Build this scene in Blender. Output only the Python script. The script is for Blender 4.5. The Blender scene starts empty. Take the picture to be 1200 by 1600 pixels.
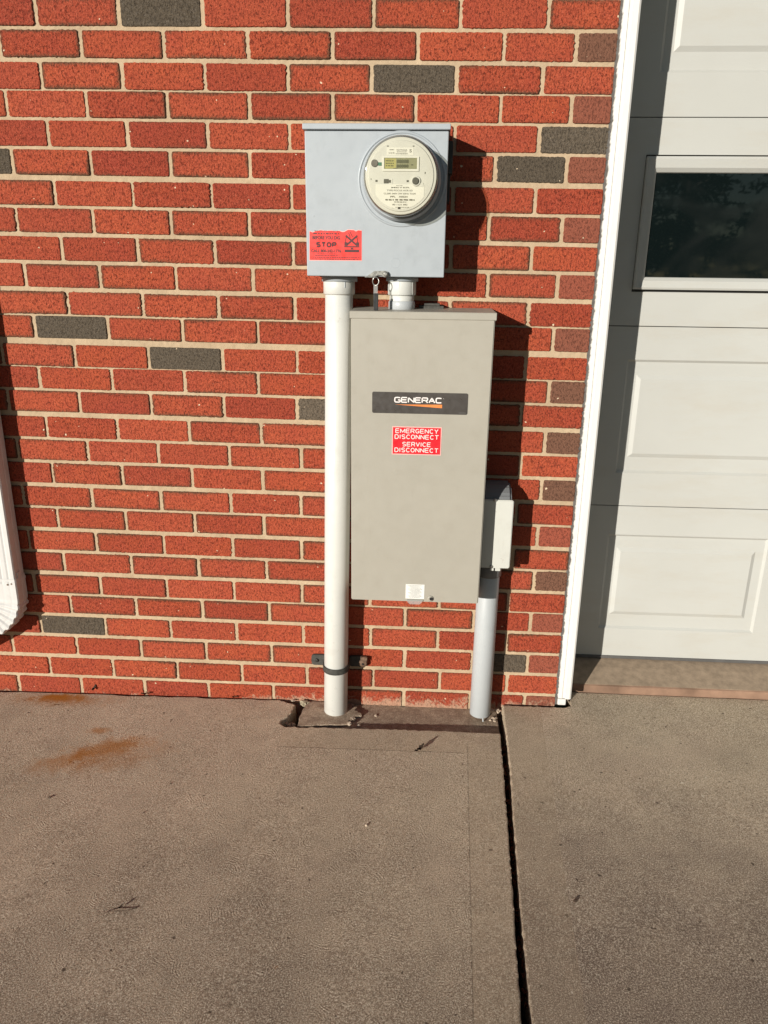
import bpy, bmesh, math, random
from mathutils import Vector, Matrix, noise as mnoise

S = bpy.context.scene
R = math.radians
rnd = random.Random(7)

# ------------------------------------------------------------------ camera
cam = bpy.data.cameras.new('camera')
camo = bpy.data.objects.new('camera', cam)
S.collection.objects.link(camo)
cam.sensor_fit = 'VERTICAL'; cam.sensor_height = 36.0; cam.lens = 1150 / 1600 * 36
cam.clip_start = 0.05; cam.clip_end = 600
r0 = Vector((0.99833537, 0.0564068, 0.01203148))
r1 = Vector((0.02852464, -0.30157673, -0.95301512))
r2 = Vector((-0.05012812, 0.9517719, -0.30268371))
camo.matrix_world = Matrix((( r0.x, -r1.x, -r2.x, 0.95669), (r0.y, -r1.y, -r2.y, -1.99002),
                            (r0.z, -r1.z, -r2.z, 1.26385), (0, 0, 0, 1)))
S.camera = camo

# ------------------------------------------------------------------ sky, sun, exposure
SUN_DIR = Vector((0.66, 1.0, -0.262)).normalized()          # the way the light travels
EL = math.asin(-SUN_DIR.z); AZ = math.atan2(-SUN_DIR.x, -SUN_DIR.y)
w = bpy.data.worlds.new("World"); S.world = w; w.use_nodes = True
sky = w.node_tree.nodes.new('ShaderNodeTexSky')
sky.sky_type = 'NISHITA'; sky.sun_disc = False
sky.dust_density = 0.0; sky.air_density = 1.0
sky.sun_elevation = EL; sky.sun_rotation = AZ % (2 * math.pi)
w.node_tree.links.new(sky.outputs[0], w.node_tree.nodes['Background'].inputs[0])
w.node_tree.nodes['Background'].inputs[1].default_value = 0.05
sl = bpy.data.lights.new('sun', 'SUN'); sl.energy = 5.0; sl.angle = R(0.5); sl.color = (1.0, 0.95, 0.87)
so = bpy.data.objects.new('sun', sl); S.collection.objects.link(so)
so.rotation_euler = SUN_DIR.to_track_quat('-Z', 'Y').to_euler()
so.location = (-4, -6, 3)
S.view_settings.view_transform = 'Standard'; S.view_settings.look = 'None'
S.view_settings.gamma = 1; S.view_settings.exposure = 0.20
S.view_settings.use_curve_mapping = False
S.cycles.max_bounces = 8

# ------------------------------------------------------------------ material helpers
class M:
    def __init__(s, name, rough=0.6, spec=0.5, metal=0.0, color=(.5, .5, .5)):
        s.m = bpy.data.materials.new(name); s.m.use_nodes = True
        s.nt = s.m.node_tree; s.b = s.nt.nodes['Principled BSDF']
        s.set('Roughness', rough); s.set('Specular IOR Level', spec); s.set('Metallic', metal)
        s.set('Base Color', (*color, 1)); s._oc = None
    def set(s, k, v):
        if isinstance(v, bpy.types.NodeSocket): s.nt.links.new(v, s.b.inputs[k])
        else: s.b.inputs[k].default_value = v
    def node(s, t, **k):
        n = s.nt.nodes.new(t)
        for a, v in k.items(): setattr(n, a, v)
        return n
    def plug(s, inp, v):
        if isinstance(v, bpy.types.NodeSocket): s.nt.links.new(v, inp)
        elif isinstance(v, (tuple, list)) and len(v) == 3 and inp.type == 'RGBA': inp.default_value = (*v, 1)
        else: inp.default_value = v
    def oc(s):
        if s._oc is None: s._oc = s.node('ShaderNodeNewGeometry').outputs['Position']
        return s._oc
    def noise(s, scale, detail=3, rough=.55, dist=0, vec=None, off=None, stretch=None):
        n = s.node('ShaderNodeTexNoise')
        v = vec or s.oc()
        if off or stretch:
            mp = s.node('ShaderNodeMapping'); s.plug(mp.inputs[0], v)
            if off: mp.inputs['Location'].default_value = off
            if stretch: mp.inputs['Scale'].default_value = stretch
            v = mp.outputs[0]
        s.plug(n.inputs['Vector'], v)
        n.inputs['Scale'].default_value = scale; n.inputs['Detail'].default_value = detail
        n.inputs['Roughness'].default_value = rough; n.inputs['Distortion'].default_value = dist
        return n.outputs['Fac']
    def ramp(s, fac, a, b, va=0.0, vb=1.0):
        n = s.node('ShaderNodeMapRange'); n.clamp = True
        s.plug(n.inputs[0], fac); n.inputs[1].default_value = a; n.inputs[2].default_value = b
        n.inputs[3].default_value = va; n.inputs[4].default_value = vb
        return n.outputs[0]
    def mix(s, fac, a, b, mode='MIX'):
        n = s.node('ShaderNodeMix', data_type='RGBA', blend_type=mode)
        s.plug(n.inputs[0], fac); s.plug(n.inputs[6], a); s.plug(n.inputs[7], b)
        return n.outputs[2]
    def math(s, op, a, b=0.0, c=None):
        n = s.node('ShaderNodeMath', operation=op)
        s.plug(n.inputs[0], a); s.plug(n.inputs[1], b)
        if c is not None: s.plug(n.inputs[2], c)
        return n.outputs[0]
    def xyz(s):
        n = s.node('ShaderNodeSeparateXYZ'); s.plug(n.inputs[0], s.oc()); return n.outputs
    def bump(s, h, strength=.5, dist=.002, prev=None):
        n = s.node('ShaderNodeBump'); s.plug(n.inputs['Height'], h)
        s.plug(n.inputs['Strength'], strength); n.inputs['Distance'].default_value = dist
        if prev is not None: s.nt.links.new(prev, n.inputs['Normal'])
        s.set('Normal', n.outputs[0]); return n.outputs[0]

def plain(name, col, rough=.5, metal=0, var=.12, vscale=25, bumps=0.0, bscale=300, spec=.5):
    m = M(name, rough, spec, metal)
    n = m.noise(vscale, 4)
    d = tuple(c * (1 - var) for c in col); l = tuple(min(1, c * (1 + var)) for c in col)
    m.set('Base Color', m.mix(m.ramp(n, .3, .7), d, l))
    m.set('Roughness', m.ramp(m.noise(vscale * 3, 3), .3, .7, max(.02, rough - .1), min(1, rough + .1)))
    if bumps: m.bump(m.noise(bscale, 3), bumps, .001)
    return m.m

def brick_material():
    m = M('fired_brick', .85, .25)
    at = m.node('ShaderNodeAttribute', attribute_name='bk')
    sp = m.node('ShaderNodeSeparateColor'); m.plug(sp.inputs[0], at.outputs['Color'])
    edge, r1_, typ = sp.outputs[0], sp.outputs[1], sp.outputs[2]
    at2 = m.node('ShaderNodeAttribute', attribute_name='bk2')
    sp2 = m.node('ShaderNodeSeparateColor'); m.plug(sp2.inputs[0], at2.outputs['Color'])
    r2_ = sp2.outputs[0]; flash = sp2.outputs[1]
    red = m.mix(r1_, (.285, .041, .018), (.47, .094, .041))
    red = m.mix(m.math('MULTIPLY', r2_, .55), red, (.47, .086, .026))
    big = m.noise(14, 3)
    red = m.mix(m.ramp(big, .35, .7, 0, .45), red, (.36, .050, .030))
    fine = m.noise(420, 3, .8)
    mid = m.noise(210, 5, .8, .3); pit = m.noise(150, 4, .8, .2, stretch=(1.5, 1, .8), off=(7, 3, 1)); cl = m.noise(45, 4, .7, off=(2, 2, 9))
    red = m.mix(m.ramp(mid, .34, .56, .62, 0), red, (.11, .014, .009))
    red = m.mix(m.ramp(fine, .50, .72, 0, .6), red, (.60, .17, .10))
    zf = m.math('MULTIPLY', m.ramp(m.xyz()[2], .3, 1.4, .55, 1.0), m.ramp(r2_, .1, .9, .45, 1.0))
    red = m.mix(m.math('MULTIPLY', m.ramp(pit, .56, .66, 0, .85), zf), red, (.10, .016, .010))
    red = m.mix(m.ramp(cl, .5, .72, 0, .45), red, (.20, .030, .016))
    brown = m.mix(m.math('POWER', r1_, 2.0), (.185, .090, .055), (.36, .085, .048))
    brown = m.mix(m.ramp(mid, .35, .6, .4, 0), brown, (.08, .035, .025))
    dark = m.mix(r2_, (.082, .062, .040), (.165, .128, .090))
    dark = m.mix(m.ramp(mid, .42, .66), dark, (.045, .034, .024))
    dark = m.mix(m.ramp(fine, .52, .72, 0, .6), dark, (.30, .255, .205))
    col = m.mix(m.ramp(typ, .2, .3), red, brown)
    col = m.mix(m.ramp(typ, .7, .8), col, dark)
    # burnt rim of the brick face, broken up
    e = m.math('MULTIPLY', m.math('SUBTRACT', 1.0, edge), flash)
    e = m.math('ADD', e, m.ramp(m.noise(150, 5, .8), .3, .7, -.40, .38))
    col = m.mix(m.ramp(e, .38, 1.0, 0, .85), col, (.085, .052, .028))
    # lime specks and mortar crumbs
    sx = m.noise(75, 1, .4, off=(3, 1, 2)); col = m.mix(m.ramp(sx, .765, .78), col, (.72, .56, .38))
    # mortar haze and splashes on the lowest course
    z = m.xyz()[2]; x = m.xyz()[0]
    low = m.math('SUBTRACT', m.ramp(z, .004, .058, .64, .0), m.ramp(x, .35, .62, .42, 0))
    low = m.math('ADD', low, m.ramp(m.noise(26, 6, .7, 1.0), .3, .7, -.30, .42))
    col = m.mix(m.ramp(low, .38, .58, 0, .62), col, (.52, .37, .25))
    m.set('Base Color', col)
    h = m.math('ADD', m.math('MULTIPLY', m.noise(240, 4, .8, .4), 1.0), m.math('MULTIPLY', m.noise(60, 3), .6))
    h = m.math('SUBTRACT', h, m.ramp(pit, .54, .66, 0, .8))
    m.bump(h, .95, .0026)
    return m.m

def mortar_material():
    m = M('lime_mortar', .95, .15)
    c = m.mix(m.ramp(m.noise(9, 6, .7), .3, .7), (.40, .300, .195), (.56, .430, .285))
    c = m.mix(m.ramp(m.noise(500, 2, .8), .35, .65, .3, 0), c, (.36, .24, .14))
    c = m.mix(m.ramp(m.noise(40, 6, .7), .52, .75, 0, .6), c, (.36, .26, .16))
    m.set('Base Color', c)
    m.bump(m.math('ADD', m.noise(350, 4, .8), m.math('MULTIPLY', m.noise(45, 3), 2.0)), .6, .0018)
    return m.m

def concrete_material(name, kind):
    m = M(name, .9, .2)
    x, y, z = m.xyz()
    fine = m.noise(330, 4, .9); mid = m.noise(210, 4, .8); big = m.noise(2.6, 5, .6); big2 = m.noise(1.1, 3, .5, off=(4, 2, 0))
    base = m.mix(m.ramp(big, .35, .65), (.53, .403, .282), (.68, .525, .372))
    base = m.mix(m.ramp(big2, .42, .62, 0, .5), base, (.47, .375, .255))
    base = m.mix(m.ramp(m.noise(13, 6, .7, .4, off=(6, 0, 2)), .45, .70, 0, .42), base, (.27, .195, .140))
    base = m.mix(m.ramp(m.noise(4.5, 3, .5, off=(9, 1, 0)), .5, .7, 0, .45), base, (.57, .42, .30))
    # grime that builds up away from the wall
    gy = m.math('ADD', m.ramp(y, -1.15, -.35, .62, 0), m.ramp(m.noise(3.4, 8, .75, off=(1, 5, 0)), .3, .7, -.35, .28))
    base = m.mix(m.ramp(gy, .08, .62, 0, .72), base, (.235, .175, .125))
    if kind == 'right':
        g2 = m.math('ADD', m.ramp(y, -.80, -.22, .62, 0), m.ramp(m.noise(4.4, 9, .78, off=(2, 8, 0)), .3, .7, -.3, .35))
        base = m.mix(m.ramp(g2, .15, .75, 0, .75), base, (.185, .128, .098))
    base = m.mix(m.ramp(mid, .34, .50, .42, 0), base, (.18, .136, .098))
    base = m.mix(m.ramp(fine, .515, .60, 0, .78), base, (.90, .79, .62))
    base = m.mix(m.ramp(fine, .37, .48, .85, 0), base, (.115, .086, .062))
    base = m.mix(m.ramp(m.noise(62, 1, .3, off=(3, 3, 3)), .775, .80, 0, .8), base, (.07, .045, .03))
    base = m.mix(m.ramp(m.noise(95, 1, .3, off=(8, 3, 3)), .785, .80, 0, .7 if kind == 'right' else .3), base, (.80, .72, .58))
    if kind == 'left':
        def spot(cx, cy, sx, sy, rot, amt):
            mp = m.node('ShaderNodeMapping'); mp.vector_type = 'TEXTURE'
            m.plug(mp.inputs[0], m.oc()); mp.inputs['Location'].default_value = (cx, cy, 0)
            mp.inputs['Rotation'].default_value = (0, 0, R(rot)); mp.inputs['Scale'].default_value = (sx, sy, 1000)
            l = m.node('ShaderNodeVectorMath', operation='LENGTH'); m.plug(l.inputs[0], mp.outputs[0])
            d = m.math('ADD', m.ramp(l.outputs['Value'], 0, 1.25, 1, 0), m.ramp(m.noise(24, 6, .75), .3, .7, -.50, .12))
            return m.ramp(d, .08, .60, 0, min(1, amt*1.25))
        for a in ((-.135, -.038, .13, .032, 0, .7), (-.16, -.03, .05, .02, 0, .8), (.045, -.20, .055, .022, 8, .5),
                  (.095, -.29, .15, .060, 22, .50), (.0, -.35, .12, .06, 20, .3), (.13, -.31, .20, .10, 20, .3), (-.14, -.05, .22, .05, 0, .35)):
            base = m.mix(spot(*a), base, (.42, .155, .020))
        # trowelled border beside the notch and along the joint
        xa = m.math('MULTIPLY_ADD', y, .0385, 1.1135)
        inb1 = m.math('MULTIPLY', m.math('GREATER_THAN', y, -.246), m.math('GREATER_THAN', x, .575))
        inb2 = m.math('GREATER_THAN', x, xa)
        border = m.math('MAXIMUM', inb1, inb2)
        l1 = m.math('MULTIPLY', m.math('LESS_THAN', m.math('ABSOLUTE', m.math('ADD', y, .246)), .0016),
                    m.math('MULTIPLY', m.math('GREATER_THAN', x, .575), m.math('LESS_THAN', x, xa)))
        l2 = m.math('MULTIPLY', m.math('LESS_THAN', m.math('ABSOLUTE', m.math('SUBTRACT', x, xa)), .0014), m.math('LESS_THAN', y, -.20))
        line = m.math('MAXIMUM', l1, l2)
    elif kind == 'right':
        xa = m.math('MULTIPLY_ADD', y, .063, 1.336)
        border = m.math('LESS_THAN', x, xa)
        line = m.math('MULTIPLY', m.math('LESS_THAN', m.math('ABSOLUTE', m.math('SUBTRACT', x, xa)), .0018),
                      m.ramp(m.noise(9, 2), .40, .5))
    else:
        border = 0.6; line = 0.0
    if kind == 'pad': base = m.mix(m.ramp(m.noise(40, 6, .75), .35, .6, .2, .75), base, (.20, .135, .095))
    if kind != 'pad':
        line = m.math('MULTIPLY', line, m.ramp(m.noise(60, 3), .3, .55, .25, 1))
        base = m.mix(m.math('MULTIPLY', border, .30), base, m.mix(m.ramp(m.noise(30, 5, .7), .3, .7), (.30, .235, .155), (.46, .35, .235)))
        base = m.mix(m.math('MULTIPLY', line, .38 if kind == 'left' else .25), base, (.10, .07, .045) if kind == 'left' else (.55, .42, .3))
    m.set('Base Color', base)
    # swirled trowel finish: short arcs about scattered centres
    vo = m.node('ShaderNodeTexVoronoi'); vo.feature = 'F1'; vo.inputs['Scale'].default_value = 13 if kind == 'left' else 9
    wv = m.node('ShaderNodeVectorMath', operation='MULTIPLY_ADD')
    nz = m.node('ShaderNodeTexNoise'); m.plug(nz.inputs['Vector'], m.oc()); nz.inputs['Scale'].default_value = 16; nz.inputs['Detail'].default_value = 4
    m.plug(wv.inputs[0], nz.outputs['Color']); wv.inputs[1].default_value = (.035, .035, 0); m.plug(wv.inputs[2], m.oc())
    m.plug(vo.inputs['Vector'], wv.outputs[0])
    arcs = m.math('SINE', m.math('ADD', m.math('MULTIPLY', vo.outputs['Distance'], 88 if kind == 'left' else 66), m.math('MULTIPLY', m.noise(50, 3, .6), 5.0)))
    arcs = m.math('MULTIPLY', arcs, m.ramp(m.noise(42, 4, .7, off=(5, 5, 0)), .47, .66))
    arcs = m.math('MULTIPLY', arcs, m.math('SUBTRACT', 1.0, border)) if kind != 'pad' else 0.0
    grit = m.math('MULTIPLY', m.noise(380, 4, .9), 2.2)
    grit2 = m.math('MULTIPLY', m.noise(160, 4, .85, .3), 1.2)
    amp = m.math('SUBTRACT', 1.0, m.math('MULTIPLY', border, .35))
    h = m.math('MULTIPLY', m.math('ADD', grit, grit2), amp)
    h = m.math('ADD', h, m.math('MULTIPLY', arcs, .44 if kind == 'left' else .13))
    h = m.math('ADD', h, m.math('MULTIPLY', line, -.8))
    m.bump(h, .85, .0020)
    return m.m

def weathered_paint(name, col, dirt, rough=.42, amt=.35, metal=0.0, scr=.35):
    m = M(name, rough, .45, metal)
    c = m.mix(m.ramp(m.noise(5, 4), .3, .7), tuple(a * .975 for a in col), tuple(min(1, a * 1.02) for a in col))
    c = m.mix(m.ramp(m.noise(17, 6, .7, off=(3, 0, 7)), .55, .78, 0, amt), c, dirt)
    c = m.mix(m.ramp(m.noise(30, 3, .8, stretch=(3, 3, .35), off=(1, 2, 3)), .60, .78, 0, amt * .6), c, dirt)
    c = m.mix(m.ramp(m.noise(90, 2, .5, off=(7, 2, 1)), .73, .77, 0, scr), c, dirt)
    m.set('Base Color', c)
    m.set('Roughness', m.ramp(m.noise(40, 4), .3, .7, rough - .08, rough + .15))
    m.bump(m.math('ADD', m.noise(7, 2), m.math('MULTIPLY', m.noise(500, 2), .03)), .25, .0025)
    return m.m

def door_paint():
    m = M('door_paint', .5, .35)
    c = m.mix(m.ramp(m.noise(1.7, 4), .3, .7), (.435, .432, .398), (.485, .486, .452))
    c = m.mix(m.ramp(m.noise(9, 5, .7, stretch=(.4, 1, 1.6)), .5, .75, 0, .35), c, (.42, .375, .30))
    m.set('Base Color', c)
    g = m.noise(60, 5, .75, .5, stretch=(.14, 1, 1))
    m.bump(m.math('ADD', g, m.math('MULTIPLY', m.noise(3, 2), .8)), .35, .0010)
    return m.m

def glass_mat():                                            # thin clear meter cover
    m = M('clear_cover', .04)
    nt = m.nt; t = m.node('ShaderNodeBsdfTransparent'); t.inputs[0].default_value = (.95, .94, .88, 1)
    g = m.node('ShaderNodeBsdfGlossy'); g.inputs['Roughness'].default_value = .06
    lw = m.node('ShaderNodeLayerWeight'); lw.inputs[0].default_value = .35
    mx = m.node('ShaderNodeMixShader')
    nt.links.new(m.ramp(lw.outputs['Facing'], .0, 1, .035, .55), mx.inputs[0])
    nt.links.new(t.outputs[0], mx.inputs[1]); nt.links.new(g.outputs[0], mx.inputs[2])
    nt.links.new(mx.outputs[0], nt.nodes['Material Output'].inputs[0]); return m.m

def clear_plastic():
    m = M('clear_plastic', .1)
    nt = m.nt; t = m.node('ShaderNodeBsdfTransparent'); t.inputs[0].default_value = (.86, .86, .84, 1)
    mx = m.node('ShaderNodeMixShader'); mx.inputs[0].default_value = .3
    m.set('Base Color', (.6, .6, .58, 1))
    nt.links.new(t.outputs[0], mx.inputs[1]); nt.links.new(m.b.outputs[0], mx.inputs[2])
    nt.links.new(mx.outputs[0], nt.nodes['Material Output'].inputs[0]); return m.m

MAT = dict(
    brick=brick_material(), mortar=mortar_material(),
    slab_left=concrete_material('concrete_left', 'left'), slab_right=concrete_material('concrete_right', 'right'),
    pad=concrete_material('concrete_pad', 'pad'),
    apron=plain('apron_concrete', (.29, .22, .155), .9, var=.18, vscale=45, bumps=.6, bscale=160, spec=.2),
    riser=plain('iron_stained_edge', (.25, .155, .105), .9, var=.4, vscale=9, bumps=.6, bscale=120, spec=.2),
    meterbox=weathered_paint('grey_enamel', (.36, .39, .41), (.27, .29, .30), .38, .45),
    meterbox_side=weathered_paint('grey_enamel_side', (.37, .40, .42), (.20, .20, .19), .45, .3),
    tan=weathered_paint('beige_enamel', (.355, .330, .275), (.29, .26, .21), .42, .3, scr=.2),
    pvc_white=weathered_paint('painted_pvc', (.60, .60, .56), (.40, .37, .31), .35, .3),
    pvc_grey=weathered_paint('grey_pvc', (.42, .44, .445), (.30, .31, .31), .4, .25),
    lb_cover=weathered_paint('conduit_cover', (.54, .54, .49), (.36, .32, .27), .45, .35),
    lb_body=weathered_paint('conduit_body', (.15, .155, .158), (.15, .16, .17), .5, .3),
    dark_metal=plain('dark_metal', (.05, .048, .042), .5, .6, bumps=.4),
    black=plain('black_plastic', (.018, .018, .018), .4),
    galv=plain('galvanised', (.38, .37, .34), .35, .8, var=.25, vscale=120),
    rubber=plain('weathered_rubber', (.050, .048, .040), .75, var=.3, vscale=90, bumps=.6),
    rust=plain('rusty_steel', (.16, .10, .065), .8, .3, var=.5, vscale=160, bumps=.6),
    trim=weathered_paint('trim_paint', (.69, .67, .63), (.50, .45, .38), .45, .25, scr=.25),
    caulk=plain('old_caulk', (.12, .11, .10), .85, var=.35, vscale=60, bumps=.7),
    door=door_paint(), seal=plain('door_seal', (.09, .085, .08), .8),
    spout=weathered_paint('gutter_enamel', (.60, .585, .56), (.40, .34, .29), .35, .35),
    meter_face=plain('meter_face', (.59, .585, .54), .5, var=.04),
    meter_label=plain('meter_label', (.70, .69, .63), .5, var=.03),
    meter_ink=plain('meter_ink', (.13, .12, .09), .6, var=.05),
    meter_dark=plain('meter_dark', (.085, .08, .06), .5, var=.1),
    meter_base=plain('meter_base', (.15, .135, .115), .4, .3),
    lcd=plain('lcd_screen', (.27, .265, .16), .2, var=.1, vscale=60),
    lcd_yellow=plain('lcd_screen_pale', (.40, .37, .15), .2, var=.15, vscale=60),  # yellower left third of the screen
    lcd_ink=plain('lcd_ink', (.10, .10, .05), .4),
    green=plain('green_part', (.05, .16, .10), .5),
    red=plain('red_sticker', (.78, .045, .035), .38, var=.06),
    redink=plain('sticker_ink', (.07, .012, .012), .5),
    pink=plain('sticker_margin', (.78, .42, .38), .5),
    red2=plain('red_label', (.75, .012, .022), .4, var=.05),
    white_ink=plain('white_ink', (.78, .72, .68), .5, var=.04),
    plate=plain('brand_plate', (.062, .054, .048), .35, var=.08),
    orange=plain('orange_stripe', (.72, .22, .05), .45, var=.05),
    paper=plain('paper_label', (.72, .71, .66), .6, var=.05),
    paperink=plain('paper_ink', (.16, .16, .15), .6),
    glass=glass_mat(), clearp=clear_plastic(),
    leaf=plain('dead_leaf', (.085, .055, .035), .8, var=.4, vscale=90),
    leaf2=plain('russet_leaf', (.25, .09, .045), .8, var=.4, vscale=90),
    stone=plain('pale_rubble', (.50, .40, .30), .9, var=.35, vscale=140, bumps=.9, bscale=200),
    moss=plain('crumbled_mortar', (.33, .28, .19), .95, var=.5, vscale=160, bumps=1.0, bscale=220),
    soil=plain('dark_soil', (.035, .025, .018), .95, var=.4, vscale=60, bumps=.8),
    grass=plain('winter_grass', (.10, .095, .045), .95, var=.4, vscale=3, bumps=.6, bscale=40),
    bounce_cut_asphalt=plain('bounce_cut_asphalt', (.045, .044, .042), .95, var=.35, vscale=120, bumps=.8, bscale=150),  # kept very dark so the added drive bounces little light
    bark=plain('bark', (.09, .07, .05), .9, var=.3, vscale=12, bumps=.8, bscale=30),
    needles=plain('evergreen_needles', (.035, .055, .025), .7, var=.4, vscale=2),
)
def pane_material():
    m = M('window_glass', .03, .6, color=(.006, .010, .010))
    n = m.ramp(m.noise(5, 3, .5, .8, stretch=(.6, 1, 1)), .45, .75, 0, 1)
    m.set('Base Color', m.mix(m.math('MULTIPLY', n, .45), (.004, .007, .007), (.030, .031, .029)))
    sp = m.ramp(m.noise(160, 1, .3), .80, .82); 
    m.set('Roughness', m.ramp(n, 0, 1, .02, .12)); return m.m
MAT['pane'] = pane_material()

# ------------------------------------------------------------------ geometry helpers
class G:
    def __init__(s): s.bm = bmesh.new()
    def _join(s, t, mi=0):
        for f in t.faces: f.material_index = mi
        me = bpy.data.meshes.new('tmp'); t.to_mesh(me); t.free()
        s.bm.from_mesh(me); bpy.data.meshes.remove(me); return s
    def box(s, x0, x1, y0, y1, z0, z1, bev=0, seg=2, mi=0):
        t = bmesh.new(); bmesh.ops.create_cube(t, size=1)
        for v in t.verts: v.co = ((x0+x1)/2 + v.co.x*(x1-x0), (y0+y1)/2 + v.co.y*(y1-y0), (z0+z1)/2 + v.co.z*(z1-z0))
        if bev: bmesh.ops.bevel(t, geom=t.edges[:], offset=bev, segments=seg, affect='EDGES', profile=.5)
        return s._join(t, mi)
    def prism(s, pts, d0, d1, plane='xz', bev=0, seg=2, mi=0):
        def P(a, b, d): return {'xz': (a, d, b), 'xy': (a, b, d), 'yz': (d, a, b)}[plane]
        t = bmesh.new()
        A = [t.verts.new(P(a, b, d0)) for a, b in pts]; B = [t.verts.new(P(a, b, d1)) for a, b in pts]
        n = len(pts); t.faces.new(A); t.faces.new(B[::-1])
        for i in range(n): t.faces.new((A[i], B[i], B[(i+1) % n], A[(i+1) % n]))
        bmesh.ops.recalc_face_normals(t, faces=t.faces[:])
        if bev: bmesh.ops.bevel(t, geom=t.edges[:], offset=bev, segments=seg, affect='EDGES')
        return s._join(t, mi)
    def lathe(s, prof, org, axis=(0, 0, 1), seg=48, cap=True, mi=0):
        q = Vector((0, 0, 1)).rotation_difference(Vector(axis).normalized()); o = Vector(org)
        t = bmesh.new(); rings = []
        for r_, h in prof:
            rings.append([t.verts.new(o + q @ Vector((r_*math.cos(a*2*math.pi/seg), r_*math.sin(a*2*math.pi/seg), h))) for a in range(seg)])
        for A, B in zip(rings, rings[1:]):
            for i in range(seg): t.faces.new((A[i], A[(i+1) % seg], B[(i+1) % seg], B[i]))
        if cap:
            t.faces.new(rings[0][::-1]); t.faces.new(rings[-1])
        bmesh.ops.recalc_face_normals(t, faces=t.faces[:])
        for f in t.faces: f.smooth = len(f.verts) == 4
        return s._join(t, mi)
    def cyl(s, p0, p1, r_, seg=40, bev=.001, mi=0):
        p0 = Vector(p0); p1 = Vector(p1); L = (p1-p0).length
        return s.lathe([(r_-bev, 0), (r_, bev), (r_, L-bev), (r_-bev, L)], p0, p1-p0, seg, mi=mi)
    def tube(s, pts, r_, seg=10, closed=False, mi=0):
        t = bmesh.new(); P = [Vector(p) for p in pts]; n = len(P); rings = []
        for i in range(n):
            a = P[(i-1) % n] if closed or i else P[0]; b = P[(i+1) % n] if closed or i < n-1 else P[-1]
            d = (b-a).normalized(); u = d.orthogonal().normalized()
            if rings: 
                u = (pu - d*pu.dot(d)).normalized()
            pu = u; v = d.cross(u)
            rings.append([t.verts.new(P[i] + (u*math.cos(k*2*math.pi/seg) + v*math.sin(k*2*math.pi/seg))*r_) for k in range(seg)])
        for i in range(n if closed else n-1):
            A, B = rings[i], rings[(i+1) % n]
            for k in range(seg): t.faces.new((A[k], A[(k+1) % seg], B[(k+1) % seg], B[k]))
        if not closed: t.faces.new(rings[0]); t.faces.new(rings[-1])
        bmesh.ops.recalc_face_normals(t, faces=t.faces[:])
        for f in t.faces: f.smooth = True
        return s._join(t, mi)
    def chunk(s, c, size, seed, mi=0, flat=.6):
        t = bmesh.new(); bmesh.ops.create_icosphere(t, subdivisions=2, radius=1)
        rr = random.Random(seed); o = Vector((rr.random()*9, rr.random()*9, rr.random()*9))
        for v in t.verts:
            k = .72 + .55*mnoise.noise(v.co*1.1 + o) + .3*mnoise.noise(v.co*3.1 + o)
            v.co = Vector((v.co.x*k*size, v.co.y*k*size, v.co.z*k*size*flat)) + Vector(c)
        return s._join(t, mi)

TOP = {}                                                    # world origin of every top-level thing's tree
def put(name, g, mats, parent=None, origin=None, smooth=False, label=None):
    """link the collected shape as ONE mesh object; vertices arrive in world metres"""
    bm = g.bm if isinstance(g, G) else g
    o_ = TOP[parent.name] if parent else Vector(origin if origin is not None else (0, 0, 0))
    for v in bm.verts: v.co -= o_
    me = bpy.data.meshes.new(name); bm.to_mesh(me); bm.free()
    for m in (mats if isinstance(mats, (list, tuple)) else [mats]): me.materials.append(MAT[m])
    o = bpy.data.objects.new(name, me); S.collection.objects.link(o)
    if parent: o.parent = parent
    else: o.location = o_
    TOP[o.name] = o_
    if smooth:
        for p in me.polygons: p.use_smooth = True
    if label: o['label'] = label
    return o
def thing(name, loc, label, cat, group=None):
    o = bpy.data.objects.new(name, None); S.collection.objects.link(o); o.location = loc
    o.empty_display_size = .05; TOP[o.name] = Vector(loc); tag(o, label, cat, group); return o
def tag(o, label, cat, group=None):
    o['label'] = label; o['category'] = cat
    if group: o['group'] = group
    return o
def struct(o, kind='structure'): o['kind'] = kind; return o

def text_to(g, s_, cx, cz, y, width=None, height=None, bold=0.0, align='CENTER', mi=0, slant=0.0):
    """real lettering as flat faces in the XZ plane looking towards -Y"""
    cu = bpy.data.curves.new('t', 'FONT'); cu.body = s_; cu.size = 1; cu.offset = bold; cu.resolution_u = 3
    ob = bpy.data.objects.new('t', cu); S.collection.objects.link(ob)
    dg = bpy.context.evaluated_depsgraph_get(); dg.update()
    me = bpy.data.meshes.new_from_object(ob.evaluated_get(dg))
    xs = [v.co.x for v in me.vertices]; ys = [v.co.y for v in me.vertices]
    x0, x1, y0, y1 = min(xs), max(xs), min(ys), max(ys)
    kz = height/(y1-y0); kx = width/(x1-x0) if width else kz
    off = cx if align == 'LEFT' else cx - (x1-x0)*kx/2
    for v in me.vertices:
        v.co = (off + (v.co.x-x0)*kx + (v.co.y-y0)*kz*slant, y, cz - height/2 + (v.co.y-y0)*kz)
    t = bmesh.new(); t.from_mesh(me)
    for f in t.faces:
        f.normal_update()
        if f.normal.y > 0: f.normal_flip()
    g._join(t, mi)
    bpy.data.objects.remove(ob); bpy.data.curves.remove(cu); bpy.data.meshes.remove(me)
def inkline(g, x0, x1, z, y, h, seed, mi=0):
    """a row of small print too fine to read: broken strokes"""
    rr = random.Random(seed); x = x0
    while x < x1:
        wd = rr.uniform(.8, 3.2)*h; e = min(x+wd, x1)
        g.prism([(x, z-h/2*rr.uniform(.6, 1)), (e, z-h/2), (e, z+h/2*rr.uniform(.6, 1)), (x, z+h/2)], y, y+.0002, mi=mi)
        x = e + rr.uniform(.35, .9)*h

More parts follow.
